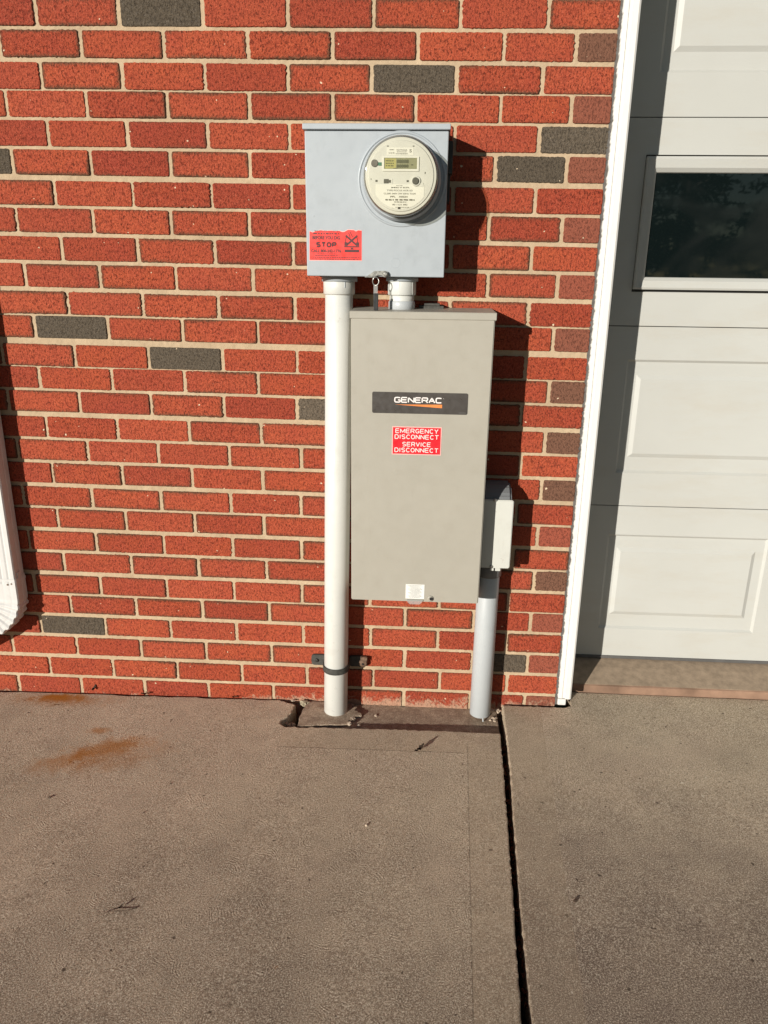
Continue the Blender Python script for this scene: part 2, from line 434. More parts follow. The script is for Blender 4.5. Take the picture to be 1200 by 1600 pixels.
def arc(cx, cy, rx, ry, a0, a1, n=9): return [(cx+rx*math.cos(math.radians(a0+(a1-a0)*k/n)), cy+ry*math.sin(math.radians(a0+(a1-a0)*k/n))) for k in range(n+1)]
def glyphs(sq):
    """even-weight capitals in a unit box; sq squares the round ones"""
    def rd(cx, cy, rx, ry, a0, a1):
        o = []
        for k in range(13):
            a = math.radians(a0+(a1-a0)*k/12); c_, s_ = math.cos(a), math.sin(a); e = 2/(2+sq*2.5)
            o.append((cx+rx*math.copysign(abs(c_)**e, c_), cy+ry*math.copysign(abs(s_)**e, s_)))
        return o
    return {
     'A': [[(0, 0), (.5, 1), (1, 0)], [(.2, .34), (.8, .34)]], 'B': [[(0, 0), (0, 1), (.6, 1)] + rd(.6, .76, .32, .24, 90, -90) + [(0, .52)], [(.6, .52)] + rd(.62, .26, .36, .26, 90, -90) + [(0, 0)]],
     'C': [rd(.52, .5, .5, .5, 45, 315)], 'D': [[(0, 0), (0, 1), (.5, 1)] + rd(.5, .5, .48, .5, 90, -90) + [(0, 0)]],
     'E': [[(.95, 1), (0, 1), (0, 0), (.95, 0)], [(0, .52), (.85, .52)]], 'F': [[(.95, 1), (0, 1), (0, 0)], [(0, .5), (.8, .5)]],
     'G': [rd(.52, .5, .5, .5, 45, 325), [(.58, .46), (.98, .46), (.98, .08)]], 'I': [[(.5, 0), (.5, 1)]], 'L': [[(0, 1), (0, 0), (.9, 0)]],
     'M': [[(0, 0), (0, 1), (.5, .12), (1, 1), (1, 0)]], 'N': [[(0, 0), (0, 1), (1, 0), (1, 1)]], 'O': [rd(.5, .5, .5, .5, 90, 450)],
     'P': [[(0, 0), (0, 1), (.6, 1)] + rd(.6, .72, .36, .28, 90, -90) + [(0, .44)]], 'R': [[(0, 0), (0, 1), (.6, 1)] + rd(.6, .74, .36, .26, 90, -90) + [(0, .48)], [(.55, .48), (.98, 0)]],
     'S': [rd(.5, .75, .44, .25, 30, 270)[:] + rd(.5, .25, .46, .25, 90, -150)], 'T': [[(0, 1), (1, 1)], [(.5, 1), (.5, 0)]],
     'U': [[(0, 1), (0, .4)] + rd(.5, .4, .5, .4, 180, 360) + [(1, 1)]], 'V': [[(0, 1), (.5, 0), (1, 1)]], 'Y': [[(0, 1), (.5, .48), (1, 1)], [(.5, .48), (.5, 0)]],
     '-': [[(.1, .45), (.9, .45)]], '0': [rd(.5, .5, .44, .5, 90, 450)], '1': [[(.2, .8), (.55, 1), (.55, 0)]], '7': [[(.05, 1), (.95, 1), (.4, 0)]],
     '2': [rd(.5, .72, .42, .28, 160, -30) + [(.05, 0), (.95, 0)]], '4': [[(.75, 0), (.75, 1), (.05, .28), (.98, .28)]],
     '6': [rd(.5, .3, .42, .3, 90, 450), [(.1, .3), (.25, .75), (.65, 1)]], '8': [rd(.5, .75, .36, .25, 90, 450), rd(.5, .26, .44, .26, 90, 450)],
    }
def letters(g, s_, cx, cz, y, width, height, stroke, sq=0.0, gap=.32, thin=.25):
    """even-weight painted lettering; the strokes are swept and pressed almost flat"""
    gl = glyphs(sq); wid = {'I': .18, '-': .55, ' ': .42, 'M': 1.12, '1': .7}
    adv = [wid.get(ch, .86) for ch in s_]; tot = sum(adv)+gap*(len(s_)-1)
    W_ = width-stroke; H_ = height-stroke; k = W_/tot; x = cx-W_/2; z0 = cz-H_/2
    for ch, a in zip(s_, adv):
        parts_ = []
        for pl_ in gl.get(ch, []):
            cur = [pl_[0]]
            for i in range(1, len(pl_)):
                cur.append(pl_[i])
                if i < len(pl_)-1:
                    ax, az = pl_[i][0]-pl_[i-1][0], pl_[i][1]-pl_[i-1][1]; bx_, bz_ = pl_[i+1][0]-pl_[i][0], pl_[i+1][1]-pl_[i][1]
                    if math.hypot(ax, az) > 1e-6 and math.hypot(bx_, bz_) > 1e-6 and (ax*bx_+az*bz_)/(math.hypot(ax, az)*math.hypot(bx_, bz_)) < .55:
                        parts_.append(cur); cur = [pl_[i]]
            parts_.append(cur)
        for pl_ in parts_:
            pts = [(x+(px if ch != 'I' else .5)*a*k, z0+pz*H_) for px, pz in pl_]
            cu = bpy.data.curves.new('t', 'CURVE'); cu.dimensions = '3D'; cu.bevel_depth = stroke/2; cu.bevel_resolution = 1; cu.use_fill_caps = True
            d = [pts[0]]
            for p in pts[1:]:
                if math.hypot(p[0]-d[-1][0], p[1]-d[-1][1]) > stroke*.12: d.append(p)
            sp = cu.splines.new('POLY'); sp.points.add(len(d)-1)
            for q, p in zip(sp.points, d): q.co = (p[0], p[1], 0, 1)
            ob = bpy.data.objects.new('t', cu); S.collection.objects.link(ob)
            me = bpy.data.meshes.new_from_object(ob)
            for v in me.vertices: v.co = (v.co.x, y-v.co.z*thin*.3, v.co.y)
            t = bmesh.new(); t.from_mesh(me); bmesh.ops.recalc_face_normals(t, faces=t.faces[:]); g._join(t)
            bpy.data.objects.remove(ob); bpy.data.curves.remove(cu); bpy.data.meshes.remove(me)
        x += (a+gap)*k

# ------------------------------------------------------------------ brick wall
MU, MV = .2032, .06773
ZO = [-5,-4,-4,1,3,5,1,3,2,2,0,5,-2,4,6,2,3,3,0,2,-1,0,-3,0,-2,-4,-7,-8]
XO = [0,3,-4,2,-3,-2,-2,-11,-1,-7,0,1,3,-3,0,-1,8,-1,5,-3,3,0,1,3,2,5,12,5]
DARK = {(0,1),(2,4),(4,6),(5,5.5),(5,-1.5),(11,-.5),(12,1),(14,3),(24,-1),(25,5.5),(-3,3),(-6,1),(-8,4.5),(3,9)}
CLOSE_X = 6.34
def zshift(c, X):
    o = ZO[c]/1000 if 0 <= c < 28 else 0
    f = 1 if c < 20 else max(0, (26-c)/6)
    return o - .009*f*(min(max(X, -.4), 1.4) - .5)
def brick(vs, fs, cols, cols2, x0, x1, c, detail, typ):
    zc = (28-c-.5)*MV; h = .0583/2
    r1_, r2_ = rnd.random(), rnd.random(); fl = rnd.choice([.35, .6, .8, 1.0, 1.1]) if typ == 0 else .35
    yo = rnd.uniform(-.0012, .0012); tl = rnd.uniform(-.0006, .0006)
    so_ = Vector((rnd.random()*50, rnd.random()*50, 0)); rag = rnd.choice([.0008, .0013, .0024])
    nx = max(2, int((x1-x0)/(.0045 if detail else .05))); nz = 13 if detail else 2
    cor = .004
    def outline(ins):
        P = []
        a, b, d, e = x0+ins, x1-ins, -h+ins, h-ins
        for i in range(nx): P.append((a+(b-a)*i/nx, d))
        for i in range(nz): P.append((b, d+(e-d)*i/nz))
        for i in range(nx): P.append((b-(b-a)*i/nx, e))
        for i in range(nz): P.append((a, e-(e-d)*i/nz))
        return P
    rings = [(0, .008), (0, yo+.0016), (.0012, yo), (.0060, yo), (.0165, yo)]
    if not detail: rings = [(0, .008), (.001, yo), (.0075, yo)]
    idx = []
    for k, (ins, y) in enumerate(rings):
        ring = []
        for px, pz in outline(ins):
            if detail and k < 3:
                q = Vector((px*230, pz*230, 3)) + so_
                j = rag*(mnoise.noise(q) + .7*mnoise.noise(q*2.3))
                endf = 1.5 if min(abs(px-x0), abs(px-x1)) < .003 else .7
                cxm = (x0+x1)/2
                if min(abs(px-x0), abs(px-x1)) < .003: px += j*endf
                else: pz += j*endf
                # rounded corners
                ddx = min(px-x0, x1-px); ddz = min(pz+h, h-pz)
                if ddx+ddz < cor and ddx >= -.002:
                    sx = 1 if px < cxm else -1; sz = 1 if pz < 0 else -1
                    px += sx*(cor-ddx-ddz)*.35; pz += sz*(cor-ddx-ddz)*.35
            X = px; Z = zc + pz + zshift(c, px) + tl*(px-x0)/.2*2
            ring.append(len(vs)); vs.append((X, y, Z))
            side = mnoise.noise(Vector((px*6, pz*16, 7)) + so_)*.9 + .35
            ed = 0 if k < len(rings)-2 else (.42 if k < len(rings)-1 else 1)
            if not detail: ed = 0 if k < len(rings)-1 else 1
            cols.append((min(1, max(ed, 0 if ed else max(0, -side))), r1_, typ, 1))
            cols2.append((r2_, fl*min(1, max(.1, side+.55)), 0, 1))
        idx.append(ring)
    n = len(idx[0])
    for A, B in zip(idx, idx[1:]):
        for i in range(n): fs.append((A[i], A[(i+1) % n], B[(i+1) % n], B[i]))
    fs.append(tuple(idx[-1]))

DX0, DX1, DTOP = 1.382, 3.79, 2.235
WALLTOP = 2.98
def build_wall():
    vs, fs, c1, c2 = [], [], [], []
    for c in range(-16, 29):
        xo = (XO[c] if 0 <= c < 28 else rnd.uniform(-6, 6))/1000
        zc = (28-c-.5)*MV
        even = c % 2 == 0
        us = []
        u = -14.0 if even else -14.5
        while u < 25:
            us.append(u); u += 1
        for u in us:
            a, b = u*MU + xo + .0049, (u+1)*MU + xo - .0049
            a += rnd.uniform(-.001, .001); b += rnd.uniform(-.001, .001)
            pieces = []
            if zc < DTOP - .02:
                # stop at the door opening
                if even: 
                    if a < DX0-.02: pieces = [(a, min(b, DX0), 0)]
                else:
                    if a < CLOSE_X*MU-.05:
                        pieces = [(a, min(b, CLOSE_X*MU+xo*.0-.0053), 0)]
                        if b > CLOSE_X*MU-.06 or a > 5.4*MU: pieces.append((CLOSE_X*MU+.0053, DX0, .5))
                if a > DX1: pieces = [(a, b, 0)]
                elif b > DX1+.03: pieces = [(DX1+.002, b, 0)]
            else: pieces = [(a, b, 0)]
            for (p, q, t) in pieces:
                if q-p < .02: continue
                if t == 0 and (c, u) in DARK: t = 1
                elif t == 0 and (u > 9 or u < -3 or c < -1) and rnd.random() < .06: t = 1
                det = (p > -.6 and p < 1.45 and c > -4)
                brick(vs, fs, c1, c2, p, q, c, det, t)
    # pieces are de-duplicated where two units meet the closer
    me = bpy.data.meshes.new('brickwork'); me.from_pydata(vs, [], fs); me.update()
    for nm, cc in (('bk', c1), ('bk2', c2)):
        at = me.color_attributes.new(nm, 'FLOAT_COLOR', 'POINT')
        at.data.foreach_set('color', [k for t in cc for k in t])
    me.materials.append(MAT['brick'])
    return me
wall = thing('brick_wall', (0, 0, 0), 'red brick garage wall with buff mortar and a few dark grey bricks', 'wall')
bw = bpy.data.objects.new('brickwork', build_wall()); S.collection.objects.link(bw); bw.parent = wall; TOP[bw.name] = Vector((0,0,0))
# mortar bed: finely divided so that the joints are not dead flat
def mortar():
    g = G()
    t = bmesh.new()
    nx, nz = 420, 480; X0, X1, Z0, Z1 = -.62, DX0-.001, -.08, 2.24
    grid = []
    for j in range(nz+1):
        z = Z0+(Z1-Z0)*j/nz; row = []
        for i in range(nx+1):
            x = X0+(X1-X0)*i/nx
            y = .0036 + .0013*mnoise.noise(Vector((x*18, z*30, 0))) + .0007*mnoise.noise(Vector((x*90, z*90, 5)))
            row.append(t.verts.new((x, y, z)))
        grid.append(row)
    for j in range(nz):
        for i in range(nx): t.faces.new((grid[j][i], grid[j][i+1], grid[j+1][i+1], grid[j+1][i]))
    g._join(t)
    g.box(-.62, DX0-.001, .0046, .19, -.08, 2.24)
    g.box(-3.0, -.62, .003, .19, -.08, 2.24)
    g.box(-3.0, 5.1, .003, .19, 2.24, WALLTOP)
    g.box(DX1+.001, 5.1, .003, .19, -.08, 2.24)
    return g
put('mortar', mortar(), 'mortar', wall)

# ------------------------------------------------------------------ ground: slabs, pad, apron, lawn
g = G(); g.box(-80, 80, -110, 60, -.30, -.10)
struct(put('ground', g, 'grass', origin=(0, 0, 0)))
g = G(); g.box(-3.4, 5.6, -12, -1.754, -.16, .004, .002)  # unseen dark sheet added to cut light bounced up onto the wall
struct(put('bounce_cut_drive', g, 'bounce_cut_asphalt', origin=(0, 0, 0)))
def slab_z(x, y, k):
    return (.006+.012*max(-1.2, min(x, 1.25))) if k == 'l' else (.029+.008*min(.1, max(y, -1.6)))
def jag(a, b, n, amp, seed):
    rr = random.Random(seed); o = []
    nx_, ny_ = -(b[1]-a[1]), (b[0]-a[0]); L = math.hypot(nx_, ny_); nx_/=L; ny_/=L
    for i in range(n):
        f = i/n; k = amp*mnoise.noise(Vector((f*n*.45, seed*3.1, 0))) + amp*.5*mnoise.noise(Vector((f*n*1.3, seed*1.7, 4)))
        if i == 0: k = 0
        o.append((a[0]+(b[0]-a[0])*f+nx_*k, a[1]+(b[1]-a[1])*f+ny_*k))
    return o
def slab(pts, k, thick=.12, bev=.004, zz=None):
    g = G(); t = bmesh.new()
    zf = zz or (lambda x, y: slab_z(x, y, k))
    A = [t.verts.new((x, y, zf(x, y))) for x, y in pts]
    f = t.faces.new(A)
    if f.normal.z < 0 or True:
        f.normal_update()
        if f.normal.z < 0: f.normal_flip()
    top_edges = list(f.edges)
    ret = bmesh.ops.extrude_edge_only(t, edges=top_edges)
    for e in ret['geom']:
        if isinstance(e, bmesh.types.BMVert): e.co.z -= thick
    if bev: bmesh.ops.bevel(t, geom=top_edges, offset=bev, segments=3, affect='EDGES', profile=.5)
    bmesh.ops.triangulate(t, faces=[f for f in t.faces if len(f.verts) > 4])
    bmesh.ops.recalc_face_normals(t, faces=t.faces[:])
    return g._join(t)
NB = -.148                                                  # front edge of the broken-out notch
L = []
L += jag((-3.4, -.010), (.535, -.010), 90, .004, 1)
L += jag((.535, -.007), (.590, -.034), 6, .004, 2)
L += jag((.590, -.034), (.578, -.105), 9, .006, 3)
L += [(.562, -.118), (.560, -.134), (.580, NB-.002)]
L += jag((.600, NB), (.99, NB+.004), 60, .005, 4)
L += jag((.99, NB+.004), (1.2045, NB), 20, .0012, 5)
for a_, b_ in zip(((1.2035, NB), (1.194, -.359), (1.1850, -.5455), (1.1732, -.769)), ((1.194, -.359), (1.1850, -.5455), (1.1732, -.769), (1.159, -1.018))): L += jag(a_, b_, 16, .0024, 6)
L += jag((1.159, -1.018), (1.120, -1.75), 10, .002, 7)
L += [(1.120, -1.75), (-3.4, -1.75)]
struct(put('driveway_slab', slab(L, 'l'), 'slab_left', origin=(0, 0, 0)))
Rr = []
Rr += jag((1.220, -.012), (1.418, -.012), 26, .004, 11)
Rr += [(1.43, .0), (1.432, .078)]
Rr += [(3.75, .078), (3.76, -.010), (5.6, -.010), (5.6, -1.75), (1.142, -1.75)]
Rr += jag((1.142, -1.75), (1.1775, -1.018), 12, .002, 12)
gp = ((1.1775, -1.018), (1.1840, -.818), (1.1982, -.551), (1.2132, -.313), (1.2185, -.159), (1.2220, -.012))
for a_, b_ in zip(gp, gp[1:]): Rr += jag(a_, b_, 26, .0024, 13)
struct(put('driveway_slab', slab(Rr, 'r', bev=.0035), 'slab_right', origin=(0, 0, 0)))
# low pad inside the notch, broken top layer on its left half
g = G(); g.prism(jag((.624, -.165), (1.204, -.165), 3, 0, 1) + [(1.204, -.165)] + jag((1.204, -.002), (.622, -.002), 3, 0, 1) + jag((.622, -.002), (.624, -.165), 14, .004, 71), -.12, .0025, 'xy')
struct(put('footing_pad', g, 'pad', origin=(0, 0, 0)))
P = []
P += jag((.624, -.005), (.76, -.004), 10, .004, 21)
P += jag((.76, -.004), (.795, -.060), 12, .020, 22)
P += jag((.795, -.060), (.748, -.122), 12, .018, 23)
P += jag((.748, -.122), (.612, -.140), 12, .005, 24)
P += jag((.612, -.140), (.614, -.06), 8, .006, 25)
P += jag((.614, -.06), (.624, -.005), 6, .006, 26)
struct(put('broken_footing_layer', slab(P, 'l', thick=.012, bev=.002, zz=lambda x, y: .0105), 'pad', origin=(0, 0, 0)))
g = G(); g.box(.95, 1.40, -1.7, .0, -.14, -.085)
struct(put('joint_soil', g, 'soil', origin=(0, 0, 0)))
# raised garage sill: iron-stained edge and sloping apron
g = G()
t = bmesh.new(); nxx = 90; rowA = []; rowB = []
for i in range(nxx+1):
    x = 1.40+(3.76-1.40)*i/nxx; j = .003*mnoise.noise(Vector((x*11, 0, 0)))
    rowA.append([t.verts.new((x, .080+j, -.02)), t.verts.new((x, .081+j, .053)), t.verts.new((x, .088+j, .0565))])
for A, B in zip(rowA, rowA[1:]):
    for k in range(2): t.faces.new((A[k], B[k], B[k+1], A[k+1]))
bmesh.ops.recalc_face_normals(t, faces=t.faces[:]); g._join(t, 0)
g.prism([(.086, -.02), (.086, .0562), (.155, .079), (.205, .092), (.9, .094), (.9, -.02)], 1.40, 3.76, 'yz', mi=1)
struct(put('garage_sill', g, ['riser', 'apron'], origin=(0, 0, 0)))

# ------------------------------------------------------------------ garage door and its frame
door = thing('garage_door', (1.42, .2, .09), 'off white panelled overhead garage door with a row of dark windows', 'garage door')
DY = .195
cells = [(1.513+i*.535, 1.513+(i+1)*.535) for i in range(4)]
secs = [(.096, .6098), (.6122, 1.1418), (1.1442, 1.6728), (1.6752, 2.205)]
def ring_panel(t, x0, x1, z0, z1, prof, fill=True):
    rings = []
    for (ix, ib, it, d) in prof:
        a, b, c_, e = x0+ix, x1-ix, z0+ib, z1-it
        rings.append([t.verts.new((a, DY+d, c_)), t.verts.new((b, DY+d, c_)), t.verts.new((b, DY+d, e)), t.verts.new((a, DY+d, e))])
    for A, B in zip(rings, rings[1:]):
        for i in range(4): t.faces.new((A[i], A[(i+1) % 4], B[(i+1) % 4], B[i]))
    if fill: t.faces.new(rings[-1])
for k, (z0, z1) in enumerate(secs):
    g = G(); t = bmesh.new()
    for (x0, x1) in cells:
        if k == 2: prof = [(0, 0, 0, 0), (.014, .092, .088, 0), (.014, .092, .088, .02)]
        else: prof = [(0, 0, 0, 0), (.024, .102, .092, 0), (.031, .109, .099, .0065), (.056, .150, .136, .0065), (.068, .162, .148, .0005)]
        ring_panel(t, x0, x1, z0, z1, prof, fill=(k != 2))
    for (x0, x1) in ((1.42, 1.513), (3.653, 3.76)):
        t.faces.new([t.verts.new(p) for p in ((x0, DY, z0), (x1, DY, z0), (x1, DY, z1), (x0, DY, z1))])
    bmesh.ops.remove_doubles(t, verts=t.verts[:], dist=.0001)
    # section rims fold back so that the seams are real grooves
    rim = [e for e in t.edges if len(e.link_faces) == 1 and (all(abs(v.co.z-z0) < 1e-4 for v in e.verts) or all(abs(v.co.z-z1) < 1e-4 for v in e.verts))]
    r_ = bmesh.ops.extrude_edge_only(t, edges=rim)
    for v in r_['geom']:
        if isinstance(v, bmesh.types.BMVert): v.co.y += .03
    bmesh.ops.recalc_face_normals(t, faces=t.faces[:]); g._join(t)
    # shallow pressed line along the section's edges
    put('door_section', g, 'door', door)
g = G(); g.box(1.42, 3.76, DY+.012, DY+.03, .093, 2.21); put('seam_gasket', g, 'seal', door)
g = G(); g.box(1.425, 3.757, DY-.004, DY+.012, .0915, .1015, .002); put('bottom_seal', g, 'seal', door)
for (x0, x1) in cells:
    fx0, fx1, fz0, fz1 = x0+.015, x1-.015, 1.243, 1.580
    wf = thing_ = None
    g = G(); t = bmesh.new()
    prof = [(0, 0), (.0, -.010), (.005, -.0125), (.022, -.009), (.030, -.001), (.032, .006)]
    rings = []
    for ins, d in prof:
        rings.append([t.verts.new((fx0+ins, DY+d, fz0+ins*1.05)), t.verts.new((fx1-ins, DY+d, fz0+ins*1.05)),
                      t.verts.new((fx1-ins, DY+d, fz1-ins*1.25)), t.verts.new((fx0+ins, DY+d, fz1-ins*1.25))])
    for A, B in zip(rings, rings[1:]):
        for i in range(4): t.faces.new((A[i], A[(i+1) % 4], B[(i+1) % 4], B[i]))
    bmesh.ops.recalc_face_normals(t, faces=t.faces[:]); g._join(t)
    fr = put('window', g, 'door', door)
    # dark mitre lines at the corners
    for sx, sz in ((fx0, fz0), (fx1, fz0), (fx1, fz1), (fx0, fz1)): pass
    g = G(); g.box(fx0+.030, fx1-.030, DY+.0035, DY+.008, fz0+.030, fz1-.036); put('pane', g, 'pane', fr)
frame = thing('door_frame', (1.40, 0, .05), 'white painted brickmould trim around the garage door opening, ragged caulk edge', 'door frame')
def jamb(x_in, sgn, z0, z1, nm):
    g = G(); t = bmesh.new(); n = int((z1-z0)/.004); pts = [(0, .004), (.0015, -.003), (.012, -.0045), (.014, -.0015), (.020, -.0015), (.022, -.0075), (.034, -.0085), (.0385, -.006), (.0395, -.001), (.0395, .20), (0, .20)]
    rings = []
    for j in range(n+1):
        z = z0+(z1-z0)*j/n; ring = []
        rag = .0030*mnoise.noise(Vector((0, 0, z*45))) + .0028*mnoise.noise(Vector((3, 0, z*150)))
        # mortar-joint bulges of paint
        ph = ((z-.01) % MV)/MV; rag -= .0022*math.exp(-((ph-.5)/.14)**2) * (0.4+.6*abs(mnoise.noise(Vector((9, 0, z*9)))))
        for i, (px, py) in enumerate(pts):
            q = px + (rag if i < 2 else 0)
            ring.append(t.verts.new((x_in + sgn*q, py, z)))
        rings.append(ring)
    m_ = len(pts)
    for A, B in zip(rings, rings[1:]):
        for i in range(m_): t.faces.new((A[i], A[(i+1) % m_], B[(i+1) % m_], B[i]))
    t.faces.new(rings[0]); t.faces.new(rings[-1])
    bmesh.ops.recalc_face_normals(t, faces=t.faces[:]); g._join(t)
    return put(nm, g, 'trim', frame)
jamb(1.3875, 1, .055, 2.235, 'jamb'); jamb(3.787, -1, .05, 2.235, 'jamb')
g = G(); g.box(1.4275, 3.747, -.006, .20, 2.206, 2.238, .003); put('head_jamb', g, 'trim', frame)
g = G(); t = bmesh.new(); prev = None
for j in range(480):
    z = .03+2.2*j/479; x_ = 1.3795+.0015*mnoise.noise(Vector((1, 1, z*70)))
    cur = [t.verts.new((x_, .0012, z)), t.verts.new((1.392, .0030, z)), t.verts.new((1.392, .02, z))]
    if prev:
        for k in range(2): t.faces.new((prev[k], prev[k+1], cur[k+1], cur[k]))
    prev = cur
g._join(t); put('caulk_bead', g, 'caulk', frame)
g = G(); g.box(1.3885, 1.4135, -.004, .02, .031, .052, .003); put('broken_trim_end', g, 'trim', frame)

# ------------------------------------------------------------------ meter box
mb = thing('meter_box', (.83, 0, 1.26), 'light grey metal meter socket box with red dig sticker on its front', 'meter box')
g = G(); g.box(.668, .9945, -.122, -.003, 1.269, 1.590, .002); put('enclosure', g, 'meterbox_side', mb)
g = G()
g.box(.6655, .9955, -.134, -.1215, 1.2672, 1.5835, .0022)
g.lathe([(.0950, -.002), (.0975, .0018), (.0995, .0028), (.1015, .0018), (.1040, -.002)], (.8905, -.134, 1.4815), (0, -1, 0), 96, cap=False)
g.lathe([(.0105, 0), (.0112, .0007), (.0119, 0)], (.878, -.134, 1.299), (0, -1, 0), 32, cap=False)
for (sx, sz) in ((.6835, 1.402), (.986, 1.287)): g.lathe([(.0022, -.001), (.0018, .0006)], (sx, -.134, sz), (0, -1, 0), 12)
put('cover', g, 'meterbox', mb)
g = G(); g.box(.6610, .9995, -.1375, -.002, 1.5860, 1.5985, .0018); put('top_lip', g, 'meterbox', mb)
g = G(); g.box(.9955, 1.008, -.085, -.045, 1.500, 1.572, .002); g.box(.9955, 1.0035, -.08, -.03, 1.44, 1.50, .001); put('side_latch', g, 'dark_metal', mb)
# dig warning sticker
g = G(); X0, X1, Z0, Z1 = .6725, .7975, 1.3035, 1.3715
topE = [(X1, Z1-.001), (.789, Z1-.0005), (.784, Z1-.003), (.779, Z1), (.765, Z1+.0005), (.757, Z1-.004), (.7515, Z1-.0045), (.744, Z1-.002), (.735, Z1-.003), (.726, Z1-.0015), (.712, Z1-.0025), (.700, Z1-.001), (.688, Z1-.0035), (.681, Z1-.006), (X0+.001, Z1-.0035)]
g.prism([(X0-.0008, Z0-.0012), (X1+.001, Z0-.001)] + [(a, b+.0012) for a, b in topE], -.1343, -.1341, mi=1)
g.prism([(X0, Z0), (X1, Z0+.0004)] + topE, -.1346, -.1344, mi=0)
st = put('warning_sticker', g, ['red', 'pink'], mb)
g = G(); y = -.1348; cxs = .7125
inkline(g, .682, .744, 1.3632, y, .0034, 77)
text_to(g, 'BEFORE YOU DIG', .713, 1.3540, y, .066, .0080, .045)
letters(g, 'STOP', .713, 1.3385, y, .050, .0125, .0036, .2, .45)
text_to(g, 'CALL 800-242-1776', .7125, 1.3245, y, .072, .0074, .045)
inkline(g, .690, .738, 1.3178, y, .0016, 1); inkline(g, .686, .742, 1.3140, y, .0018, 2)
inkline(g, .681, .793, 1.3098, y, .0018, 3); inkline(g, .678, .790, 1.3060, y, .0020, 4); inkline(g, .685, .745, 1.3690, y, .0016, 5)
def bar(ax, az, bx, bz, wd):
    dx, dz = bx-ax, bz-az; L_ = math.hypot(dx, dz); nx_, nz_ = -dz/L_*wd/2, dx/L_*wd/2
    g.prism([(ax+nx_, az+nz_), (bx+nx_, bz+nz_), (bx-nx_, bz-nz_), (ax-nx_, az-nz_)], y, y+.0001)
bar(.7595, 1.3595, .7865, 1.3375, .0042); 
y -= .0001; bar(.7875, 1.3595, .7610, 1.3375, .0042)
y -= .0001
bar(.7665, 1.3660, .7705, 1.3545, .0014); y -= .0001; bar(.7605, 1.356, .759, 1.344, .0016); bar(.7862, 1.356, .788, 1.344, .0016)
y -= .0001; bar(.7700, 1.3675, .7760, 1.3560, .0014)
bar(.7565, 1.3404, .7635, 1.3404, .0080); bar(.7845, 1.3404, .7915, 1.3404, .0080)
bar(.7570, 1.3250, .7915, 1.3250, .0058); y -= .0001; bar(.7560, 1.3345, .7920, 1.3345, .0026); bar(.7715, 1.3305, .7775, 1.3305, .0032)
put('sticker_print', g, 'redink', st)
# hasp with seal
g = G()
hp = [(.812, 1.2695), (.820, 1.2735), (.828, 1.2800), (.856, 1.2810), (.862, 1.2785), (.8635, 1.2725), (.860, 1.2672), (.852, 1.2662), (.848, 1.2700), (.838, 1.2705), (.830, 1.2670)]
g.prism(hp, -.1405, -.1345, bev=.001)
g.lathe([(.0055, 0), (.0055, .004), (.0035, .0052)], (.8555, -.1405, 1.2735), (0, -1, 0), 20)
g.box(.806, .834, -.141, -.132, 1.2650, 1.2680, .001)
put('hasp', g, 'galv', mb)
tg = thing('meter_seal', (.833, -.142, 1.256), 'thin wire seal with black tag dangling below the meter box hasp', 'seal tag')
g = G(); g.tube([(.8325+.0075*math.cos(a), -.1430+.001*math.sin(a*2), 1.2565+.0095*math.sin(a)) for a in [k*2*math.pi/20 for k in range(20)]], .0013, 8, True); put('wire_ring', g, 'galv', tg)
g = G(); g.box(.8275, .8375, -.1440, -.1432, 1.2270, 1.2490, .0003); put('clear_strip', g, 'clearp', tg)
g = G(); g.box(.8278, .8390, -.1465, -.1400, 1.1895, 1.2290, .0012); put('tag_barrel', g, 'black', tg)

# ------------------------------------------------------------------ round electric meter
em = thing('electric_meter', (.8905, -.13, 1.4815), 'round glass electric meter with cream face plugged into the grey box', 'electric meter')
C0 = (.8905, -.134, 1.4815); AX = (0, -1, 0)
g = G(); g.lathe([(.089, 0), (.0905, .004), (.0905, .012), (.086, .016), (.086, .020)], C0, AX, 80); put('socket_ring', g, 'meterbox', em)
g = G(); g.lathe([(.0815, .014), (.0820, .030), (.0820, .052), (.0795, .056)], C0, AX, 80); put('base', g, 'meter_base', em)
g = G(); g.lathe([(.0800, .050), (.0800, .0605), (.0788, .0618)], C0, AX, 80)
g.lathe([(.0735, .0605), (.0735, .0628), (.0722, .0634)], C0, AX, 80)
put('face', g, 'meter_face', em)
g = G(); g.lathe([(.0830, .018), (.0835, .020), (.0842, .055), (.0838, .063), (.0818, .0672), (.0780, .0688), (.04, .0694), (.0005, .0696)], C0, AX, 96, cap=False); put('glass_cover', g, 'glass', em)
fy = -.134-.0634
def F(x, z): return C0[0]+x/1000, C0[2]+z/1000
def fbox(g, x0, x1, z0, z1, t0, t1, bev=.0003, mi=0):
    g.box(C0[0]+x0/1000, C0[0]+x1/1000, fy-t1/1000, fy-t0/1000, C0[2]+z0/1000, C0[2]+z1/1000, bev, 1, mi)
g = G(); fbox(g, -32, 27, 43, 58, -.5, .35, .0001, 0); npl = put('nameplate', g, 'meter_label', em)
g = G()
